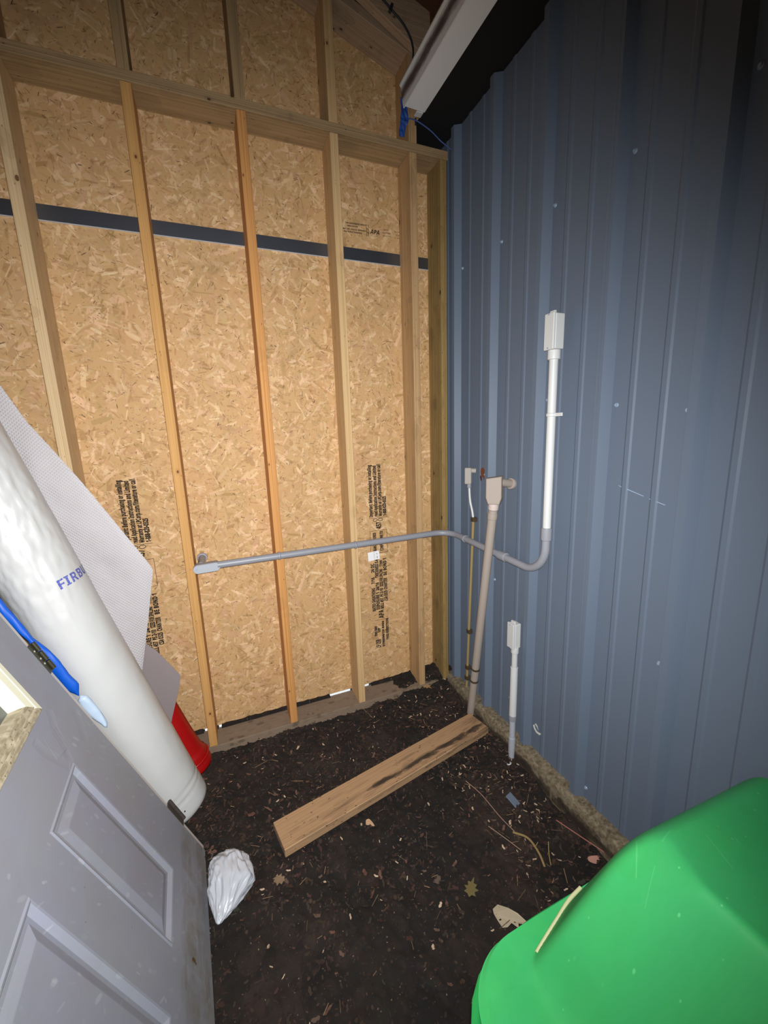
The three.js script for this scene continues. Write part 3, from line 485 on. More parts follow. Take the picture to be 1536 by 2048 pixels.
// ------------------------------------------------------------------ the old door, leaning at left
{
  const t = thing('door', 'grey steel door with moulded panels leaning at the left', 'door', [-0.204, 0.0, 0.623]);
  const u = V3(-0.36851, 0.92931, 0.02393).normalize(), w = V3(0.0648, 0, 0.9979).normalize(), n = w.clone().cross(u).normalize(); if (n.x < 0) n.negate();
  // local x = width, y = height, z = out of the face; x cross y must equal z for a proper rotation
  const zAxis = w.clone().cross(u).normalize(); const flip = zAxis.dot(n) < 0;
  const basis = new THREE.Matrix4().makeBasis(w, u, zAxis); t.quaternion.setFromRotationMatrix(basis);
  const F = flip ? -1 : 1;          // the face looks along F * local z
  const Wd = 1.05, Hd = 2.05, T = 0.044;
  const panels = [[0.215, 0.45, 0.224, 0.757], [0.6, 0.835, 0.224, 0.757]], win = [0.22, 0.83, 0.975, 1.82];
  const map = canvas(1024, 2048, (c, cw, ch) => {
    const r = rngOf(61); c.fillStyle = rgb(141, 144, 152); c.fillRect(0, 0, cw, ch);
    for (let i = 0; i < 500; i++) { const g = r(); c.fillStyle = g < 0.5 ? rgb(126, 129, 136, 0.05) : rgb(154, 158, 168, 0.05); c.beginPath(); c.ellipse(r() * cw, r() * ch, 20 + r() * 120, 20 + r() * 120, 0, 0, 6.3); c.fill(); }
    for (let i = 0; i < 260; i++) { c.fillStyle = rgb(196, 200, 204, 0.25 * r()); c.beginPath(); c.ellipse(r() * cw, ch * (0.6 + 0.4 * r()), 1 + r() * 5, 3 + r() * 14, r(), 0, 6.3); c.fill(); }
    for (let i = 0; i < 220; i++) { c.fillStyle = rgb(96, 84, 66, 0.10 * r() + 0.03); c.beginPath(); c.ellipse(r() * cw, ch * (0.92 + 0.08 * r()), 6 + r() * 60, 4 + r() * 30, 0, 0, 6.3); c.fill(); }
    c.fillStyle = rgb(96, 76, 44); c.beginPath(); c.ellipse(0.429 / Wd * cw, ch * (1 - 0.106 / Hd), 6, 11, 0.3, 0, 6.3); c.fill(); c.fillRect(0.43 / Wd * cw, ch * (1 - 0.1 / Hd), 6, 8);
    for (let i = 0; i < 40; i++) { c.fillStyle = rgb(60, 60, 58, 0.6); c.fillRect(r() * cw, r() * ch, 2, 3); }
  }, true, false);
  const bump = canvas(512, 1024, (c, cw, ch) => { const r = rngOf(67); c.fillStyle = '#909090'; c.fillRect(0, 0, cw, ch); const px = (a, b) => [a / Wd * cw, ch * (1 - b / Hd)];
    const dent = (pts, lw, col) => { for (let k = 3; k > 0; k--) { c.strokeStyle = col; c.globalAlpha = 0.3; c.lineWidth = lw * k; c.beginPath(); pts.forEach((p, i) => { const q = px(...p); i ? c.lineTo(...q) : c.moveTo(...q); }); c.stroke(); } c.globalAlpha = 1; };
    dent([[0.13, 0.9], [0.17, 0.86], [0.2, 0.80], [0.222, 0.765]], 5, '#202020'); dent([[0.27, 0.9], [0.27, 0.86], [0.25, 0.80], [0.235, 0.765]], 5, '#202020'); dent([[0.2, 0.87], [0.22, 0.80]], 12, '#f0f0f0'); dent([[0.03, 0.82], [0.06, 0.78], [0.1, 0.74]], 6, '#303030');
    for (let i = 0; i < 3000; i++) { const g = 130 + r() * 30; c.fillStyle = rgb(g, g, g, 0.3); c.fillRect(r() * cw, r() * ch, 2, 2); } }, false, false);
  const doorMat = new THREE.MeshStandardMaterial({ map, bumpMap: bump, bumpScale: 0.0028, roughness: 0.5 });
  const dUV = (g) => { const p = g.attributes.position, uv = new Float32Array(p.count * 2); for (let i = 0; i < p.count; i++) { uv[2 * i] = p.getX(i) / Wd; uv[2 * i + 1] = p.getY(i) / Hd; } g.setAttribute('uv', new THREE.BufferAttribute(uv, 2)); return g; };
  const s = new THREE.Shape(); s.moveTo(0, 0); s.lineTo(Wd, 0); s.lineTo(Wd, Hd); s.lineTo(0, Hd); s.closePath();
  for (const [a, b, c, d] of [...panels, win]) { const h = new THREE.Path(); h.moveTo(a, c); h.lineTo(a, d); h.lineTo(b, d); h.lineTo(b, c); h.closePath(); s.holes.push(h); }
  const slab = new THREE.ExtrudeGeometry(s, { depth: T - 0.003, bevelEnabled: true, bevelSize: 0.0015, bevelThickness: 0.0015, bevelSegments: 2 }); slab.translate(0, 0, F > 0 ? -T + 0.0015 : 0.0015); part(t, 'door_slab', dUV(slab), doorMat);
  for (const [a, b, c, d] of panels) {       // pressed mouldings: nested rims and a raised field
    const rims = [[0, 0], [0.004, 0.003], [0.009, 0.002], [0.02, -0.008], [0.03, -0.008], [0.052, -0.0015], [0.0545, -0.001]];
    const pos = [], idx = [], quad = (o) => [[a + o, c + o], [b - o, c + o], [b - o, d - o], [a + o, d - o]];
    const addQuad = (q) => { const k = pos.length / 3; q.forEach((v) => pos.push(...v)); idx.push(k, k + 1, k + 2, k, k + 2, k + 3); };
    for (let i = 0; i < rims.length - 1; i++) { const A = quad(rims[i][0]), B = quad(rims[i + 1][0]), za = F * rims[i][1], zb = F * rims[i + 1][1]; for (let k = 0; k < 4; k++) { const m = (k + 1) % 4; addQuad([[...A[k], za], [...A[m], za], [...B[m], zb], [...B[k], zb]]); } }
    const L = rims[rims.length - 1], Q = quad(L[0]); addQuad(Q.map((q) => [...q, F * L[1]])); addQuad(quad(0).map((q) => [...q, -F * T]));
    const g = new THREE.BufferGeometry(); g.setAttribute('position', new THREE.Float32BufferAttribute(pos, 3)); if (F < 0) idx.reverse(); g.setIndex(idx); g.computeVertexNormals(); part(t, 'door_panel', dUV(g), doorMat);
  }
  { // window frame: four mitred rails, the lowest one grimy
    const cream = plain(226, 226, 202, 0.45), grime = new THREE.MeshStandardMaterial({ roughness: 0.85, map: canvas(512, 64, (c, cw, ch) => { const r = rngOf(71); c.fillStyle = rgb(176, 166, 140); c.fillRect(0, 0, cw, ch); for (let i = 0; i < 500; i++) { c.fillStyle = r() < 0.6 ? rgb(110, 98, 76, 0.2) : rgb(205, 196, 172, 0.25); c.beginPath(); c.ellipse(r() * cw, r() * ch, 3 + r() * 20, 1 + r() * 6, 0, 0, 6.3); c.fill(); } for (let i = 0; i < 40; i++) { c.fillStyle = rgb(60, 50, 38, 0.6); c.fillRect(r() * cw, r() * ch, 2 + r() * 3, 2 + r() * 3); } }) });
    const o = [0.172, 0.878, 0.928, 1.868], prof = [[0, 0], [0, 0.008], [0.004, 0.0125], [0.02, 0.0125], [0.024, 0.009], [0.028, 0.014], [0.05, 0.012], [0.056, 0.002], [0.062, -0.02]];
    const rail = (p0, p1, in0) => { const d = [p1[0] - p0[0], p1[1] - p0[1]], L = Math.hypot(...d), e = [d[0] / L, d[1] / L]; const g = surface(prof.length - 1, 2, (uu, vv) => { const [q, h] = prof[Math.round(uu * (prof.length - 1))]; const t0 = q + (L - 2 * q) * vv; return [p0[0] + e[0] * t0 + in0[0] * q, p0[1] + e[1] * t0 + in0[1] * q, F * h, t0 / 0.5, q / 0.062]; }); return g.toNonIndexed(); };
    const c4 = [[o[0], o[2]], [o[1], o[2]], [o[1], o[3]], [o[0], o[3]]], ins = [[0, 1], [-1, 0], [0, -1], [1, 0]];
    for (let k = 0; k < 4; k++) { const g = rail(c4[k], c4[(k + 1) % 4], ins[k]); g.computeVertexNormals(); part(t, 'window_frame', g, k === 0 ? grime : cream, k === 0 ? 'grimy bottom rail of the window frame' : undefined); }
    part(t, 'window_pane', new THREE.BoxGeometry(win[1] - win[0] + 0.02, win[3] - win[2] + 0.02, 0.004).translate((win[0] + win[1]) / 2, (win[2] + win[3]) / 2, -F * 0.022), new THREE.MeshPhysicalMaterial({ color: new THREE.Color('rgb(110,114,112)'), roughness: 0.3, transmission: 0.35, thickness: 0 }));
  }
  part(t, 'edge_strip', new THREE.BoxGeometry(0.02, Hd - 0.004, 0.02).translate(-0.0118, Hd / 2, -F * 0.014), M.edgeStrip, 'pale raw hinge edge');
  for (const [b, m] of [[0.215, M.rustyHinge], [1.008, M.brass], [1.8, M.brass]]) {
    const g = new THREE.Group(); const h = part(t, 'hinge', bar(-0.027, 0.001, b - 0.056, b + 0.056, F > 0 ? -0.003 : -0.001, F > 0 ? 0.001 : 0.003, 'y', [0.3, 1.2], 0.0008), m);
    part(h, 'knuckle', mergeGeometries([0, 1, 2].map((k) => new THREE.CylinderGeometry(0.0065, 0.0065, 0.033, 14).translate(-0.03, b - 0.037 + k * 0.037, F * 0.004))), m);
    if (b > 1) for (const y of [b - 0.02, b + 0.0, b + 0.03]) part(h, 'hinge_screw', new THREE.SphereGeometry(0.0042, 10, 6).scale(1, 1, 0.4).translate(-0.012, y, F * 0.0015), M.pin);
  }
}

// ------------------------------------------------------------------ the wrapped roll, sheets, tarp, cone behind the door
const RA = V3(-0.272, 0, 0.45), RD = V3(-0.282, 1, 0).normalize(), RE1 = RD.clone().cross(V3(0, 0, 1)).normalize(), RE2 = RD.clone().cross(RE1);
function rollPoint(h, th, r) { const c = Math.cos(th) * r, s = Math.sin(th) * r; return [RA.x + RD.x * h + RE1.x * c + RE2.x * s, RA.y + RD.y * h + RE1.y * c + RE2.y * s, RA.z + RD.z * h + RE1.z * c + RE2.z * s]; }
const rollR = (h, th) => {
  let r = 0.115 + 0.0035 * fbm(h * 2.2, Math.cos(th) * 1.2, Math.sin(th) * 1.2 + 3) + 0.0012 * noise(h * 14, Math.cos(th) * 2, Math.sin(th) * 2);
  const k = Math.max(0, Math.min(1, (h - 0.95) / 0.4)), front = Math.max(0, Math.cos(th + 1.45));      // loose shiny film higher up
  r += k * front * (0.009 * Math.abs(noise(h * 13 + Math.sin(th) * 4, Math.cos(th) * 7, 2)) + 0.010 * Math.abs(noise(h * 7 - Math.cos(th) * 8, Math.sin(th) * 6, 9)) + 0.003 * noise(h * 30, th * 6, 4));
  for (const g of [0.165, 0.196]) r -= 0.0035 * Math.exp(-Math.pow((h - g - 0.012 * Math.cos(th)) / 0.004, 2));
  return r;
};
{
  const t = thing('plastic_roll', 'white plastic wrapped roll leaning behind the grey door', 'roll');
  const h0 = 0.075, h1 = 2.35;
  const wrap = new THREE.MeshPhysicalMaterial({ color: new THREE.Color('rgb(190,191,190)'), roughness: 0.42, clearcoat: 0.4, clearcoatRoughness: 0.3, bumpScale: 0.0005,
    bumpMap: canvas(512, 512, (c, w, h) => { c.fillStyle = '#808080'; c.fillRect(0, 0, w, h); const r = rngOf(81); c.lineWidth = 1; for (let i = 0; i < 900; i++) { const g = 90 + r() * 90; c.strokeStyle = rgb(g, g, g, 0.5); const x = r() * w, y = r() * h, l = 20 + r() * 80; c.beginPath(); c.moveTo(x, y); c.lineTo(x + l * 0.8, y + l); c.stroke(); } }, false) });
  part(t, 'roll_body', surface(96, 260, (u, v) => { const h = h0 + (h1 - h0) * v, th = u * Math.PI * 2; let r = rollR(h, th); const e = Math.min(1, (h - h0) / 0.035); r *= 0.80 + 0.2 * Math.sqrt(1 - (1 - e) * (1 - e)); return [...rollPoint(h, th, r), u * 4, h * 5.5]; }, true), wrap);
  part(t, 'end_fold', surface(48, 8, (u, v) => { const th = u * Math.PI * 2; return [...rollPoint(h0 + 0.0 + 0.02 * v + 0.004 * Math.sin(th * 7) * v * (1 - v), th, rollR(h0, th) * 0.8 * (1 - 0.98 * v)), u, v]; }, true), wrap);
  const tex = ink((c, w, h) => { c.font = 'bold 150px sans-serif'; c.save(); c.scale(1.15, 1); c.fillText('FIRBU', 6, 146); c.restore(); const r = rngOf(9); c.fillStyle = '#000'; for (let i = 0; i < 500; i++) { c.globalAlpha = 0.55; c.fillRect(r() * w, r() * h, 3 + r() * 9, 2 + r() * 9); } c.globalAlpha = 1; }, 512, 192);
  part(t, 'printed_text', surface(40, 10, (u, v) => { const th = (-58 + 68 * u) * Math.PI / 180, h = 1.135 + 0.058 * v + 0.006 * u; return [...rollPoint(h, th, rollR(h, th) + 0.0012), u, v]; }), new THREE.MeshStandardMaterial({ color: new THREE.Color('rgb(78,84,168)'), roughness: 0.6, transparent: true, alphaMap: tex }), 'blue printed lettering');
  part(t, 'mud_speck', new THREE.SphereGeometry(0.0035, 8, 6).translate(...rollPoint(0.135, -1.15, 0.115)), M.darkRust);
}
const weave = canvas(256, 256, (c, w, h) => { c.fillStyle = '#707070'; c.fillRect(0, 0, w, h); c.strokeStyle = '#c8c8c8'; c.lineWidth = 5; for (let i = -16; i < 32; i++) { c.beginPath(); c.moveTo(i * 16, 0); c.lineTo(i * 16 + 256, 256); c.stroke(); c.beginPath(); c.moveTo(i * 16, 0); c.lineTo(i * 16 - 256, 256); c.stroke(); } }, false);
function poly(P, v) { let L = 0; const s = [0]; for (let i = 1; i < P.length; i++) s.push(L += Math.hypot(P[i][0] - P[i - 1][0], P[i][1] - P[i - 1][1])); const q = v * L; let i = 1; while (i < P.length - 1 && s[i] < q) i++; const f = (q - s[i - 1]) / (s[i] - s[i - 1] || 1); return P[i - 1].map((a, k) => a + (P[i][k] - a) * f); }
{
  const right = [[-0.86, 2.2], [-0.73, 1.95], [-0.654, 1.80], [-0.605, 1.683], [-0.54, 1.57], [-0.478, 1.462], [-0.39, 1.29], [-0.294, 1.10], [-0.286, 1.078], [-0.292, 1.05], [-0.33, 0.87], [-0.366, 0.716], [-0.40, 0.57]];
  const g = surface(40, 110, (u, v) => { const [x, y] = poly(right, v); const xl = RA.x - 0.282 * y - 0.03; const X = xl + (x - xl) * u; const z = 0.298 + (1 - u) * u * 0.09 * (0.3 + fbm(X * 4, y * 3, 2)) + 0.004 * noise(X * 9, y * 5, 3) * u + (u > 0.97 ? -0.002 : 0); return [X, y, z, X * 5, y * 5]; });
  single('woven_sheet', thicken(g, 0.0018), new THREE.MeshStandardMaterial({ color: new THREE.Color('rgb(182,177,179)'), roughness: 0.55, bumpMap: weave, bumpScale: 0.004 }), 'pale woven plastic sheet standing between roll and board wall', 'sheet');
  const rg = [[-0.44, 0.96], [-0.405, 0.83], [-0.395, 0.775], [-0.33, 0.70], [-0.262, 0.58], [-0.25, 0.555], [-0.262, 0.50], [-0.308, 0.36], [-0.34, 0.22]];
  const g2 = surface(20, 60, (u, v) => { const [x, y] = poly(rg, v); const xl = -0.56 + 0.1 * v; const X = xl + (x - xl) * u; return [X * 0.979, 1.6 + (y - 1.6) * 0.979, 0.287 - 0.008 * (1 - v) + 0.003 * noise(X * 6, y * 5, 9), X * 4, y * 4]; });
  single('grey_sheet', thicken(g2, 0.0016), M.greySheet, 'grey folded plastic sheet just above the red cone', 'sheet');
}
{ // red cone leaning in the corner behind the roll
  const t = thing('traffic_cone', 'red plastic cone leaning behind the white roll', 'cone', [-0.262, 0.035, 0.185]);
  const P = [[0.0, 0], [0.082, 0], [0.085, 0.008], [0.084, 0.03], [0.079, 0.038], [0.081, 0.046], [0.08, 0.075], [0.074, 0.084], [0.068, 0.11], [0.06, 0.2], [0.052, 0.34], [0.042, 0.52], [0.034, 0.68], [0.028, 0.74], [0, 0.75]].map((p) => new THREE.Vector2(...p));
  const g = new THREE.LatheGeometry(P, 40); part(t, 'cone_body', g, M.red);
  t.rotation.z = 0.24; t.position.set(-0.252, 0.06, 0.2235);
  part(t, 'rim_band', new THREE.TorusGeometry(0.0835, 0.005, 8, 40).rotateX(Math.PI / 2).translate(0, 0.052, 0), M.red);
}
{ // blue tarp end squeezed between door and roll
  const P = [[-0.705, 1.22, 0.008], [-0.665, 1.1, 0.012], [-0.635, 1.03, 0.012], [-0.615, 0.99, 0.006], [-0.592, 0.935, 0.018], [-0.572, 0.89, 0.02], [-0.549, 0.835, 0.015], [-0.534, 0.80, 0.018], [-0.52, 0.757, 0.014]];
  const P2 = [[-0.516, 0.756, 0.012], [-0.505, 0.725, 0.017], [-0.486, 0.68, 0.016], [-0.467, 0.64, 0.009], [-0.458, 0.615, 0.004]];
  const t = thing('blue_tarp', 'bright blue plastic wedged between door edge and white roll', 'tarp');
  const tube = (Q) => surface(14, 40, (u, v) => { const [x, y, r] = poly(Q, v), a = u * Math.PI * 2, e = Math.min(1, Math.min(v, 1 - v) * 14 + 0.05); return [x + Math.cos(a) * r * e + 0.006, y + Math.cos(a) * r * 0.35 * e, 0.588 + Math.sin(a) * 0.01 * e + 0.003 * noise(y * 30, a, 1)]; }, true);
  part(t, 'tarp_body', tube(P), M.tarpBlue); part(t, 'pale_end', tube(P2), M.tarpPale, 'pale end piece');
}
{ // crumpled carrier bag
  const g0 = mergeVertices(new THREE.IcosahedronGeometry(1, 22).deleteAttribute('uv').deleteAttribute('normal')); const p = g0.attributes.position;
  for (let i = 0; i < p.count; i++) {
    const x = p.getX(i), y = p.getY(i), z = p.getZ(i); const fold = (f, o) => 1 - 2 * Math.abs(noise(x * f + o, y * f + z * 0.6, z * f * 0.8 - x * f * 0.5 + o));
    const cr = 0.86 + 0.16 * fold(1.3, 4) + 0.15 * fold(2.4, 9) + 0.07 * fold(4.6, 2); const w = z > 0 ? 1.05 - 0.72 * z : 1.05 + 0.25 * z * z; const zz = z > 0 ? z : -Math.pow(-z, 0.8);
    p.setXYZ(i, -0.112 - 0.045 * Math.max(0, z) + x * 0.066 * cr * w, Math.max(-0.004, 0.036 + y * 0.052 * cr * (z > 0 ? 1 - 0.6 * z : 1)), 0.822 + zz * 0.115 * (0.9 + 0.1 * cr) + 0.02 * x);
  }
  g0.computeVertexNormals();
  single('plastic_bag', g0, new THREE.MeshPhysicalMaterial({ color: new THREE.Color('rgb(196,200,208)'), roughness: 0.3, transmission: 0.1, thickness: 0, clearcoat: 0.4, clearcoatRoughness: 0.2 }), 'crumpled white plastic bag on the soil at the door foot', 'bag');
}
{ // plank
  const t = bar(-0.56, 0.56, 0, 0.038, -0.07, 0.07, 'x', [1, 1], 0.004); const p = t.attributes.position, uv = t.attributes.uv; for (let i = 0; i < uv.count; i++) uv.setXY(i, (p.getX(i) + 0.56) / 1.12, 0.5 - (p.getZ(i) - (p.getY(i) - 0.038)) / 0.18);
  const m = single('plank', t, plankMat, 'muddy wooden plank lying across the soil floor', 'plank'); m.position.set(0.622, 0.004, 0.614); m.rotation.y = Math.atan2(0.215, 1.13); m.rotation.z = 0.004;
}

// ------------------------------------------------------------------ green tubs at lower right
const greenTex = canvas(1024, 1024, (c, w, h) => {
  const r = rngOf(91); c.fillStyle = rgb(58, 168, 98); c.fillRect(0, 0, w, h);
  for (let i = 0; i < 300; i++) { c.fillStyle = r() < 0.5 ? rgb(40, 158, 76, 0.06) : rgb(66, 190, 102, 0.06); c.beginPath(); c.ellipse(r() * w, r() * h, 20 + r() * 120, 20 + r() * 90, r() * 3, 0, 6.3); c.fill(); }
  for (let i = 0; i < 260; i++) { c.fillStyle = rgb(140, 226, 160, 0.5 * r()); c.beginPath(); c.arc(r() * w, r() * h, 0.6 + r() * 2.2, 0, 6.3); c.fill(); }
  for (let i = 0; i < 26; i++) { c.strokeStyle = rgb(150, 232, 170, 0.22); c.lineWidth = 1 + r() * 3; const x = r() * w, y = r() * h; c.beginPath(); c.moveTo(x, y); c.lineTo(x + 20 + r() * 40, y + 10 + r() * 70); c.stroke(); }
});
const greenMat = new THREE.MeshPhysicalMaterial({ map: greenTex, roughness: 0.48, specularIntensity: 0.6 });
const smin = (a, b, k) => { const h = Math.max(0, Math.min(1, 0.5 + 0.5 * (b - a) / k)); return b + (a - b) * h - k * h * (1 - h); };
const smax = (a, b, k) => -smin(-a, -b, k);
{
  const t = thing('plastic_tub', 'big green plastic tub turned upside down by the blue wall', 'tub');
  const zF = 1.545, zN = 2.4, xR = 1.215, rc = 0.13;
  const f = (u, v) => {
    const z = zF + (zN - zF) * Math.pow(v, 1.4); const q = Math.max(0, rc - (z - zF)); const xL = 0.366 + (rc - Math.sqrt(Math.max(0, rc * rc - q * q)));
    const x = xL + (xR - xL) * u;
    const rim = 0.435 + 0.05 * (x - 0.4) + 0.003 * noise(x * 6, z * 6, 2);
    const left = 0.455 + (x - 0.53) * 1.75, end = 0.445 + (z - zF - 0.004) * 2.7, diag = 0.45 + ((x - 0.72) * 0.316 + (z - 1.545) * 0.949) * 2.6, top = 0.785 - (x - 0.71) * 0.17;
    let y = smin(smin(smin(left, end, 0.05), diag, 0.05), top, 0.022 + 0.10 * Math.max(0, Math.min(1, (1.80 - z) / 0.1)));
    y = smax(y, rim, z < 1.66 ? 0.01 + 0.6 * Math.max(0, z - 1.605) : 0.043 + 0.1 * Math.min(0.4, z - 1.66));
    if (u < 0.012) y -= 0.004; return [x, y, z, x * 1.1, z * 1.1];
  };
  const g = surface(110, 120, f); g.index.array.reverse(); g.computeVertexNormals(); part(t, 'tub_shell', thicken(g, 0.005), greenMat);
  { // scuffed seam where the body leaves the rim
    const c = new THREE.CatmullRomCurve3([V3(0.735, 0.4545, 1.547), V3(0.69, 0.4525, 1.5545), V3(0.64, 0.450, 1.5700), V3(0.59, 0.4475, 1.5855), V3(0.545, 0.4445, 1.6)]);
    part(t, 'scuffed_seam', new THREE.TubeGeometry(c, 40, 0.0045, 8), plain(196, 196, 150, 0.7), 'pale scuffed seam'); }
  const t2 = thing('plastic_tub', 'darker green tub showing underneath the big green one', 'tub');
  const g2 = surface(72, 27, (u, v) => {       // rounded box on the floor, its shoulder just below the rim above
    const a = u * Math.PI * 2, e = 4.2, ca = Math.cos(a), sa = Math.sin(a), k = Math.pow(Math.pow(Math.abs(ca), e) + Math.pow(Math.abs(sa), e), -1 / e);
    const prof = [[0.0, 0.02], [0.62, 0.02], [0.68, 0.03], [0.72, 0.08], [0.86, 0.30], [0.93, 0.382], [0.97, 0.40], [1.0, 0.398], [1.0, 0.388], [0.965, 0.388]]; const q = v * 9, i = Math.min(8, Math.floor(q)), w = q - i; const s = prof[i][0] + (prof[i + 1][0] - prof[i][0]) * w, y = prof[i][1] + (prof[i + 1][1] - prof[i][1]) * w;
    return [0.758 + ca * k * 0.44 * s, y, 1.96 + sa * k * 0.442 * s, ca * s * 0.4, sa * s * 0.4];
  }, true); g2.computeVertexNormals(); part(t2, 'tub_shell', thicken(g2, 0.005), new THREE.MeshPhysicalMaterial({ color: new THREE.Color('rgb(30,150,72)'), roughness: 0.5 }));
}

// ------------------------------------------------------------------ leaves, twigs, scraps on the soil
function leafGeo(outline, size, bend, seed) {
  const s = new THREE.Shape(outline.map(([a, b]) => new THREE.Vector2(a * size, b * size))); let g = new THREE.ExtrudeGeometry(s, { depth: 0.0007, bevelEnabled: false }); g.rotateX(-Math.PI / 2);
  const p = g.attributes.position; for (let i = 0; i < p.count; i++) p.setY(i, p.getY(i) + bend * size * (Math.abs(p.getX(i) / size) ** 1.4 + 0.4 * noise(p.getX(i) / size * 2, p.getZ(i) / size * 2, seed))); g.computeVertexNormals(); return g;
}
function lay(name, geo, mat, x, z, turn, label, category, lift = 0.004) { const m = single(name, geo, mat, label, category); m.position.set(x, soilY(x, z) + lift, z); m.rotation.y = turn; return m; }
const oak = [[0, 0.5], [0.12, 0.38], [0.3, 0.34], [0.2, 0.2], [0.36, 0.06], [0.18, 0], [0.24, -0.2], [0.08, -0.22], [0.02, -0.5], [-0.02, -0.5], [-0.06, -0.22], [-0.24, -0.2], [-0.18, -0.02], [-0.38, 0.04], [-0.2, 0.18], [-0.3, 0.36], [-0.1, 0.36]];
const torn = [[-0.1, 0.5], [0.12, 0.42], [0.2, 0.1], [0.22, -0.2], [0.18, -0.5], [0.05, -0.42], [-0.02, -0.3], [-0.14, -0.36], [-0.12, -0.12], [-0.3, -0.06], [-0.42, 0.06], [-0.34, 0.24], [-0.22, 0.42]];
lay('dry_leaf', leafGeo(torn, 0.105, 0.12, 1), plain(176, 162, 136, 0.8), 0.742, 1.284, 0.55, 'large torn pale leaf beside the green tub', 'leaf', 0.008);
lay('dry_leaf', leafGeo(oak, 0.07, 0.1, 2), plain(104, 92, 54, 0.85), 0.684, 1.152, 2.3, 'olive lobed leaf alone on the dark soil', 'leaf', 0.006);
lay('dry_leaf', leafGeo(oak, 0.075, 0.1, 3), plain(172, 138, 92, 0.85), 1.045, 0.15, 0.4, 'tan star shaped leaf near the corner stud', 'leaf', 0.008);
lay('dry_leaf', leafGeo(torn, 0.05, 0.14, 4), plain(190, 140, 124, 0.8), 1.155, 1.262, 1.2, 'pinkish leaf scrap beside footing and green tub', 'leaf', 0.01);
lay('dry_leaf', leafGeo(torn, 0.045, 0.12, 5), plain(190, 152, 118, 0.8), 0.435, 0.782, 0.2, 'pale leaf scrap just in front of the plank', 'leaf', 0.008);
lay('dry_leaf', leafGeo(oak, 0.06, 0.12, 8), plain(128, 106, 82, 0.85), 0.055, 0.85, 1.0, 'brown curled leaf near the plank end and plastic bag', 'leaf', 0.008);
{ const g = new RoundedBoxGeometry(0.032, 0.005, 0.055, 2, 0.002); const m = lay('plastic_scrap', g, plain(96, 106, 122, 0.45), 1.035, 0.95, 0.25, 'grey blue plastic scrap lying on the soil', 'scrap', 0.012); m.rotation.x = 0.35; }
{ const g = new THREE.TorusGeometry(0.009, 0.003, 8, 20, 4.2); g.rotateX(1.1); lay('white_ring', g, M.whitePvc, 1.15, 0.785, 0.4, 'broken white plastic ring at the foot of the short conduit', 'ring', 0.012); }
const twig = (pts, r, col, label, name = 'twig') => single(name, wire(pts.map(([x, z, h = 0.012]) => V3(x, soilY(x, z) + h, z)), r, 40), plain(...col, 0.85), label, 'twig');
twig([[0.9, 0.79, 0.03], [0.925, 0.87, 0.02], [0.94, 0.985, 0.014], [0.952, 1.06, 0.012]], 0.0017, [150, 118, 104], 'long thin pinkish twig pointing at the plank');
twig([[0.945, 1.06, 0.012], [0.975, 1.11, 0.016], [0.975, 1.17, 0.016], [0.965, 1.21, 0.012]], 0.0042, [140, 116, 74], 'thick bent tan twig behind the green tub');
twig([[1.125, 1.105, 0.03], [1.16, 1.19, 0.022], [1.2, 1.28, 0.02]], 0.0017, [176, 110, 96], 'thin reddish twig lying along the footing');
twig([[1.03, 1.16, 0.03], [1.005, 1.19, 0.02], [0.985, 1.22, 0.014]], 0.0016, [150, 134, 74], 'short yellow straw among the leaves by the footing');
twig([[0.87, 1.0, 0.014], [0.895, 1.06, 0.014], [0.925, 1.13, 0.014]], 0.0014, [150, 130, 110], 'fine straw with a pale tip on the dark soil');
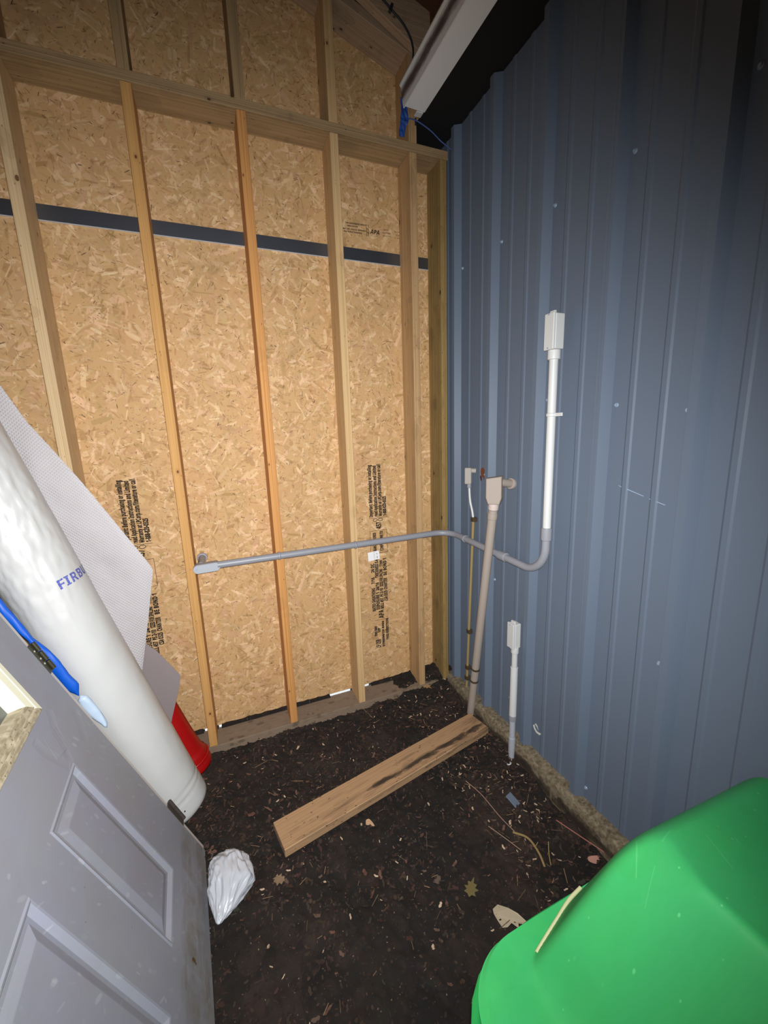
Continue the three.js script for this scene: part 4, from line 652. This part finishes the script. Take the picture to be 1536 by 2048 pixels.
{
  const r = rngOf(101); const near = (x, z) => { let k = 0.10 + 0.9 * Math.max(0, fbm(x * 5, z * 5, 21) + 0.08) * 1.6; if (x > 0.85) k += 0.5; if (z < 0.6 && x > 0.25) k += 0.3; if (x < 0.25 && z < 0.95) k += 0.25; return Math.min(1, k); };
  const frag = leafGeo([[-0.5, 0.05], [-0.34, 0.28], [-0.12, 0.22], [0.02, 0.36], [0.26, 0.3], [0.36, 0.1], [0.5, 0.02], [0.4, -0.22], [0.16, -0.3], [-0.04, -0.2], [-0.3, -0.34], [-0.42, -0.12]], 1, 0.25, 6);
  { const p = frag.attributes.position; for (let i = 0; i < p.count; i++) p.setY(i, p.getY(i) * 1); }
  const N = 6500, im = new THREE.InstancedMesh(frag, new THREE.MeshStandardMaterial({ roughness: 0.85 }), N), o = new THREE.Object3D(), col = new THREE.Color();
  for (let i = 0; i < N; i++) {
    let x, z; do { x = -0.3 + 1.5 * r(); z = 0.09 + 1.7 * r() * (0.5 + 0.5 * r()); } while (r() > near(x, z));
    const bright = Math.min(0.999, r() + (x > 0.85 ? 0.035 : 0)); const s = bright > 0.97 ? 0.009 + 0.012 * r() : 0.007 + 0.03 * r() * r();
    o.position.set(x, soilY(x, z) + 0.003 + 0.004 * r(), z); o.rotation.set((r() - 0.5) * 0.9, r() * 6.3, (r() - 0.5) * 0.9); o.scale.set(s, s, s * (0.25 + 0.6 * r())); o.updateMatrix(); im.setMatrixAt(i, o.matrix);
    if (bright > 0.97) col.set(rgb(186, 160, 134)); else if (bright > 0.84) col.set(rgb(82 + 20 * r(), 66, 54)); else col.set(rgb(42 + 22 * r(), 32 + 10 * r(), 24 + 8 * r())); im.setColorAt(i, col);
  }
  im.name = 'leaf_litter'; im.userData = { kind: 'stuff', label: 'crumbled leaf litter scattered over the dark soil', category: 'leaf litter' }; shade(im); scene.add(im);
  const cl = new THREE.IcosahedronGeometry(1, 1), N2 = 2600, im2 = new THREE.InstancedMesh(cl, new THREE.MeshStandardMaterial({ roughness: 0.95 }), N2);
  for (let i = 0; i < N2; i++) { const x = -0.35 + 1.55 * r(), z = 0.09 + 1.75 * r(), s = 0.002 + 0.008 * r() * r(); o.position.set(x, soilY(x, z), z); o.rotation.set(r() * 3, r() * 6, r() * 3); o.scale.set(s, s * 0.6, s * (0.7 + 0.6 * r())); o.updateMatrix(); im2.setMatrixAt(i, o.matrix); const g = r(); col.set(rgb(30 + 40 * g, 23 + 30 * g, 17 + 24 * g)); im2.setColorAt(i, col); }
  im2.name = 'soil_crumbs'; im2.userData = { kind: 'stuff', label: 'small dark soil crumbs strewn over the floor', category: 'soil crumbs' }; shade(im2); scene.add(im2);
  const N3 = 260, st = new THREE.CylinderGeometry(1, 0.7, 1, 5).rotateZ(Math.PI / 2), im3 = new THREE.InstancedMesh(st, new THREE.MeshStandardMaterial({ roughness: 0.9 }), N3);
  for (let i = 0; i < N3; i++) { let x, z; do { x = -0.3 + 1.5 * r(); z = 0.12 + 1.6 * r(); } while (r() > near(x, z)); const l = 0.015 + 0.06 * r() * r(); o.position.set(x, soilY(x, z) + 0.006, z); o.rotation.set(0, r() * 6.3, (r() - 0.5) * 0.4); o.scale.set(l, 0.0007 + 0.0008 * r(), 0.0007 + 0.0008 * r()); o.updateMatrix(); im3.setMatrixAt(i, o.matrix); const g = r(); col.set(rgb(90 + 70 * g, 72 + 56 * g, 56 + 40 * g)); im3.setColorAt(i, col); }
  im3.name = 'dry_stalks'; im3.userData = { kind: 'stuff', label: 'dry grass stalks strewn over the soil floor', category: 'stalks' }; shade(im3); scene.add(im3);
}
renderer.render(scene, camera);
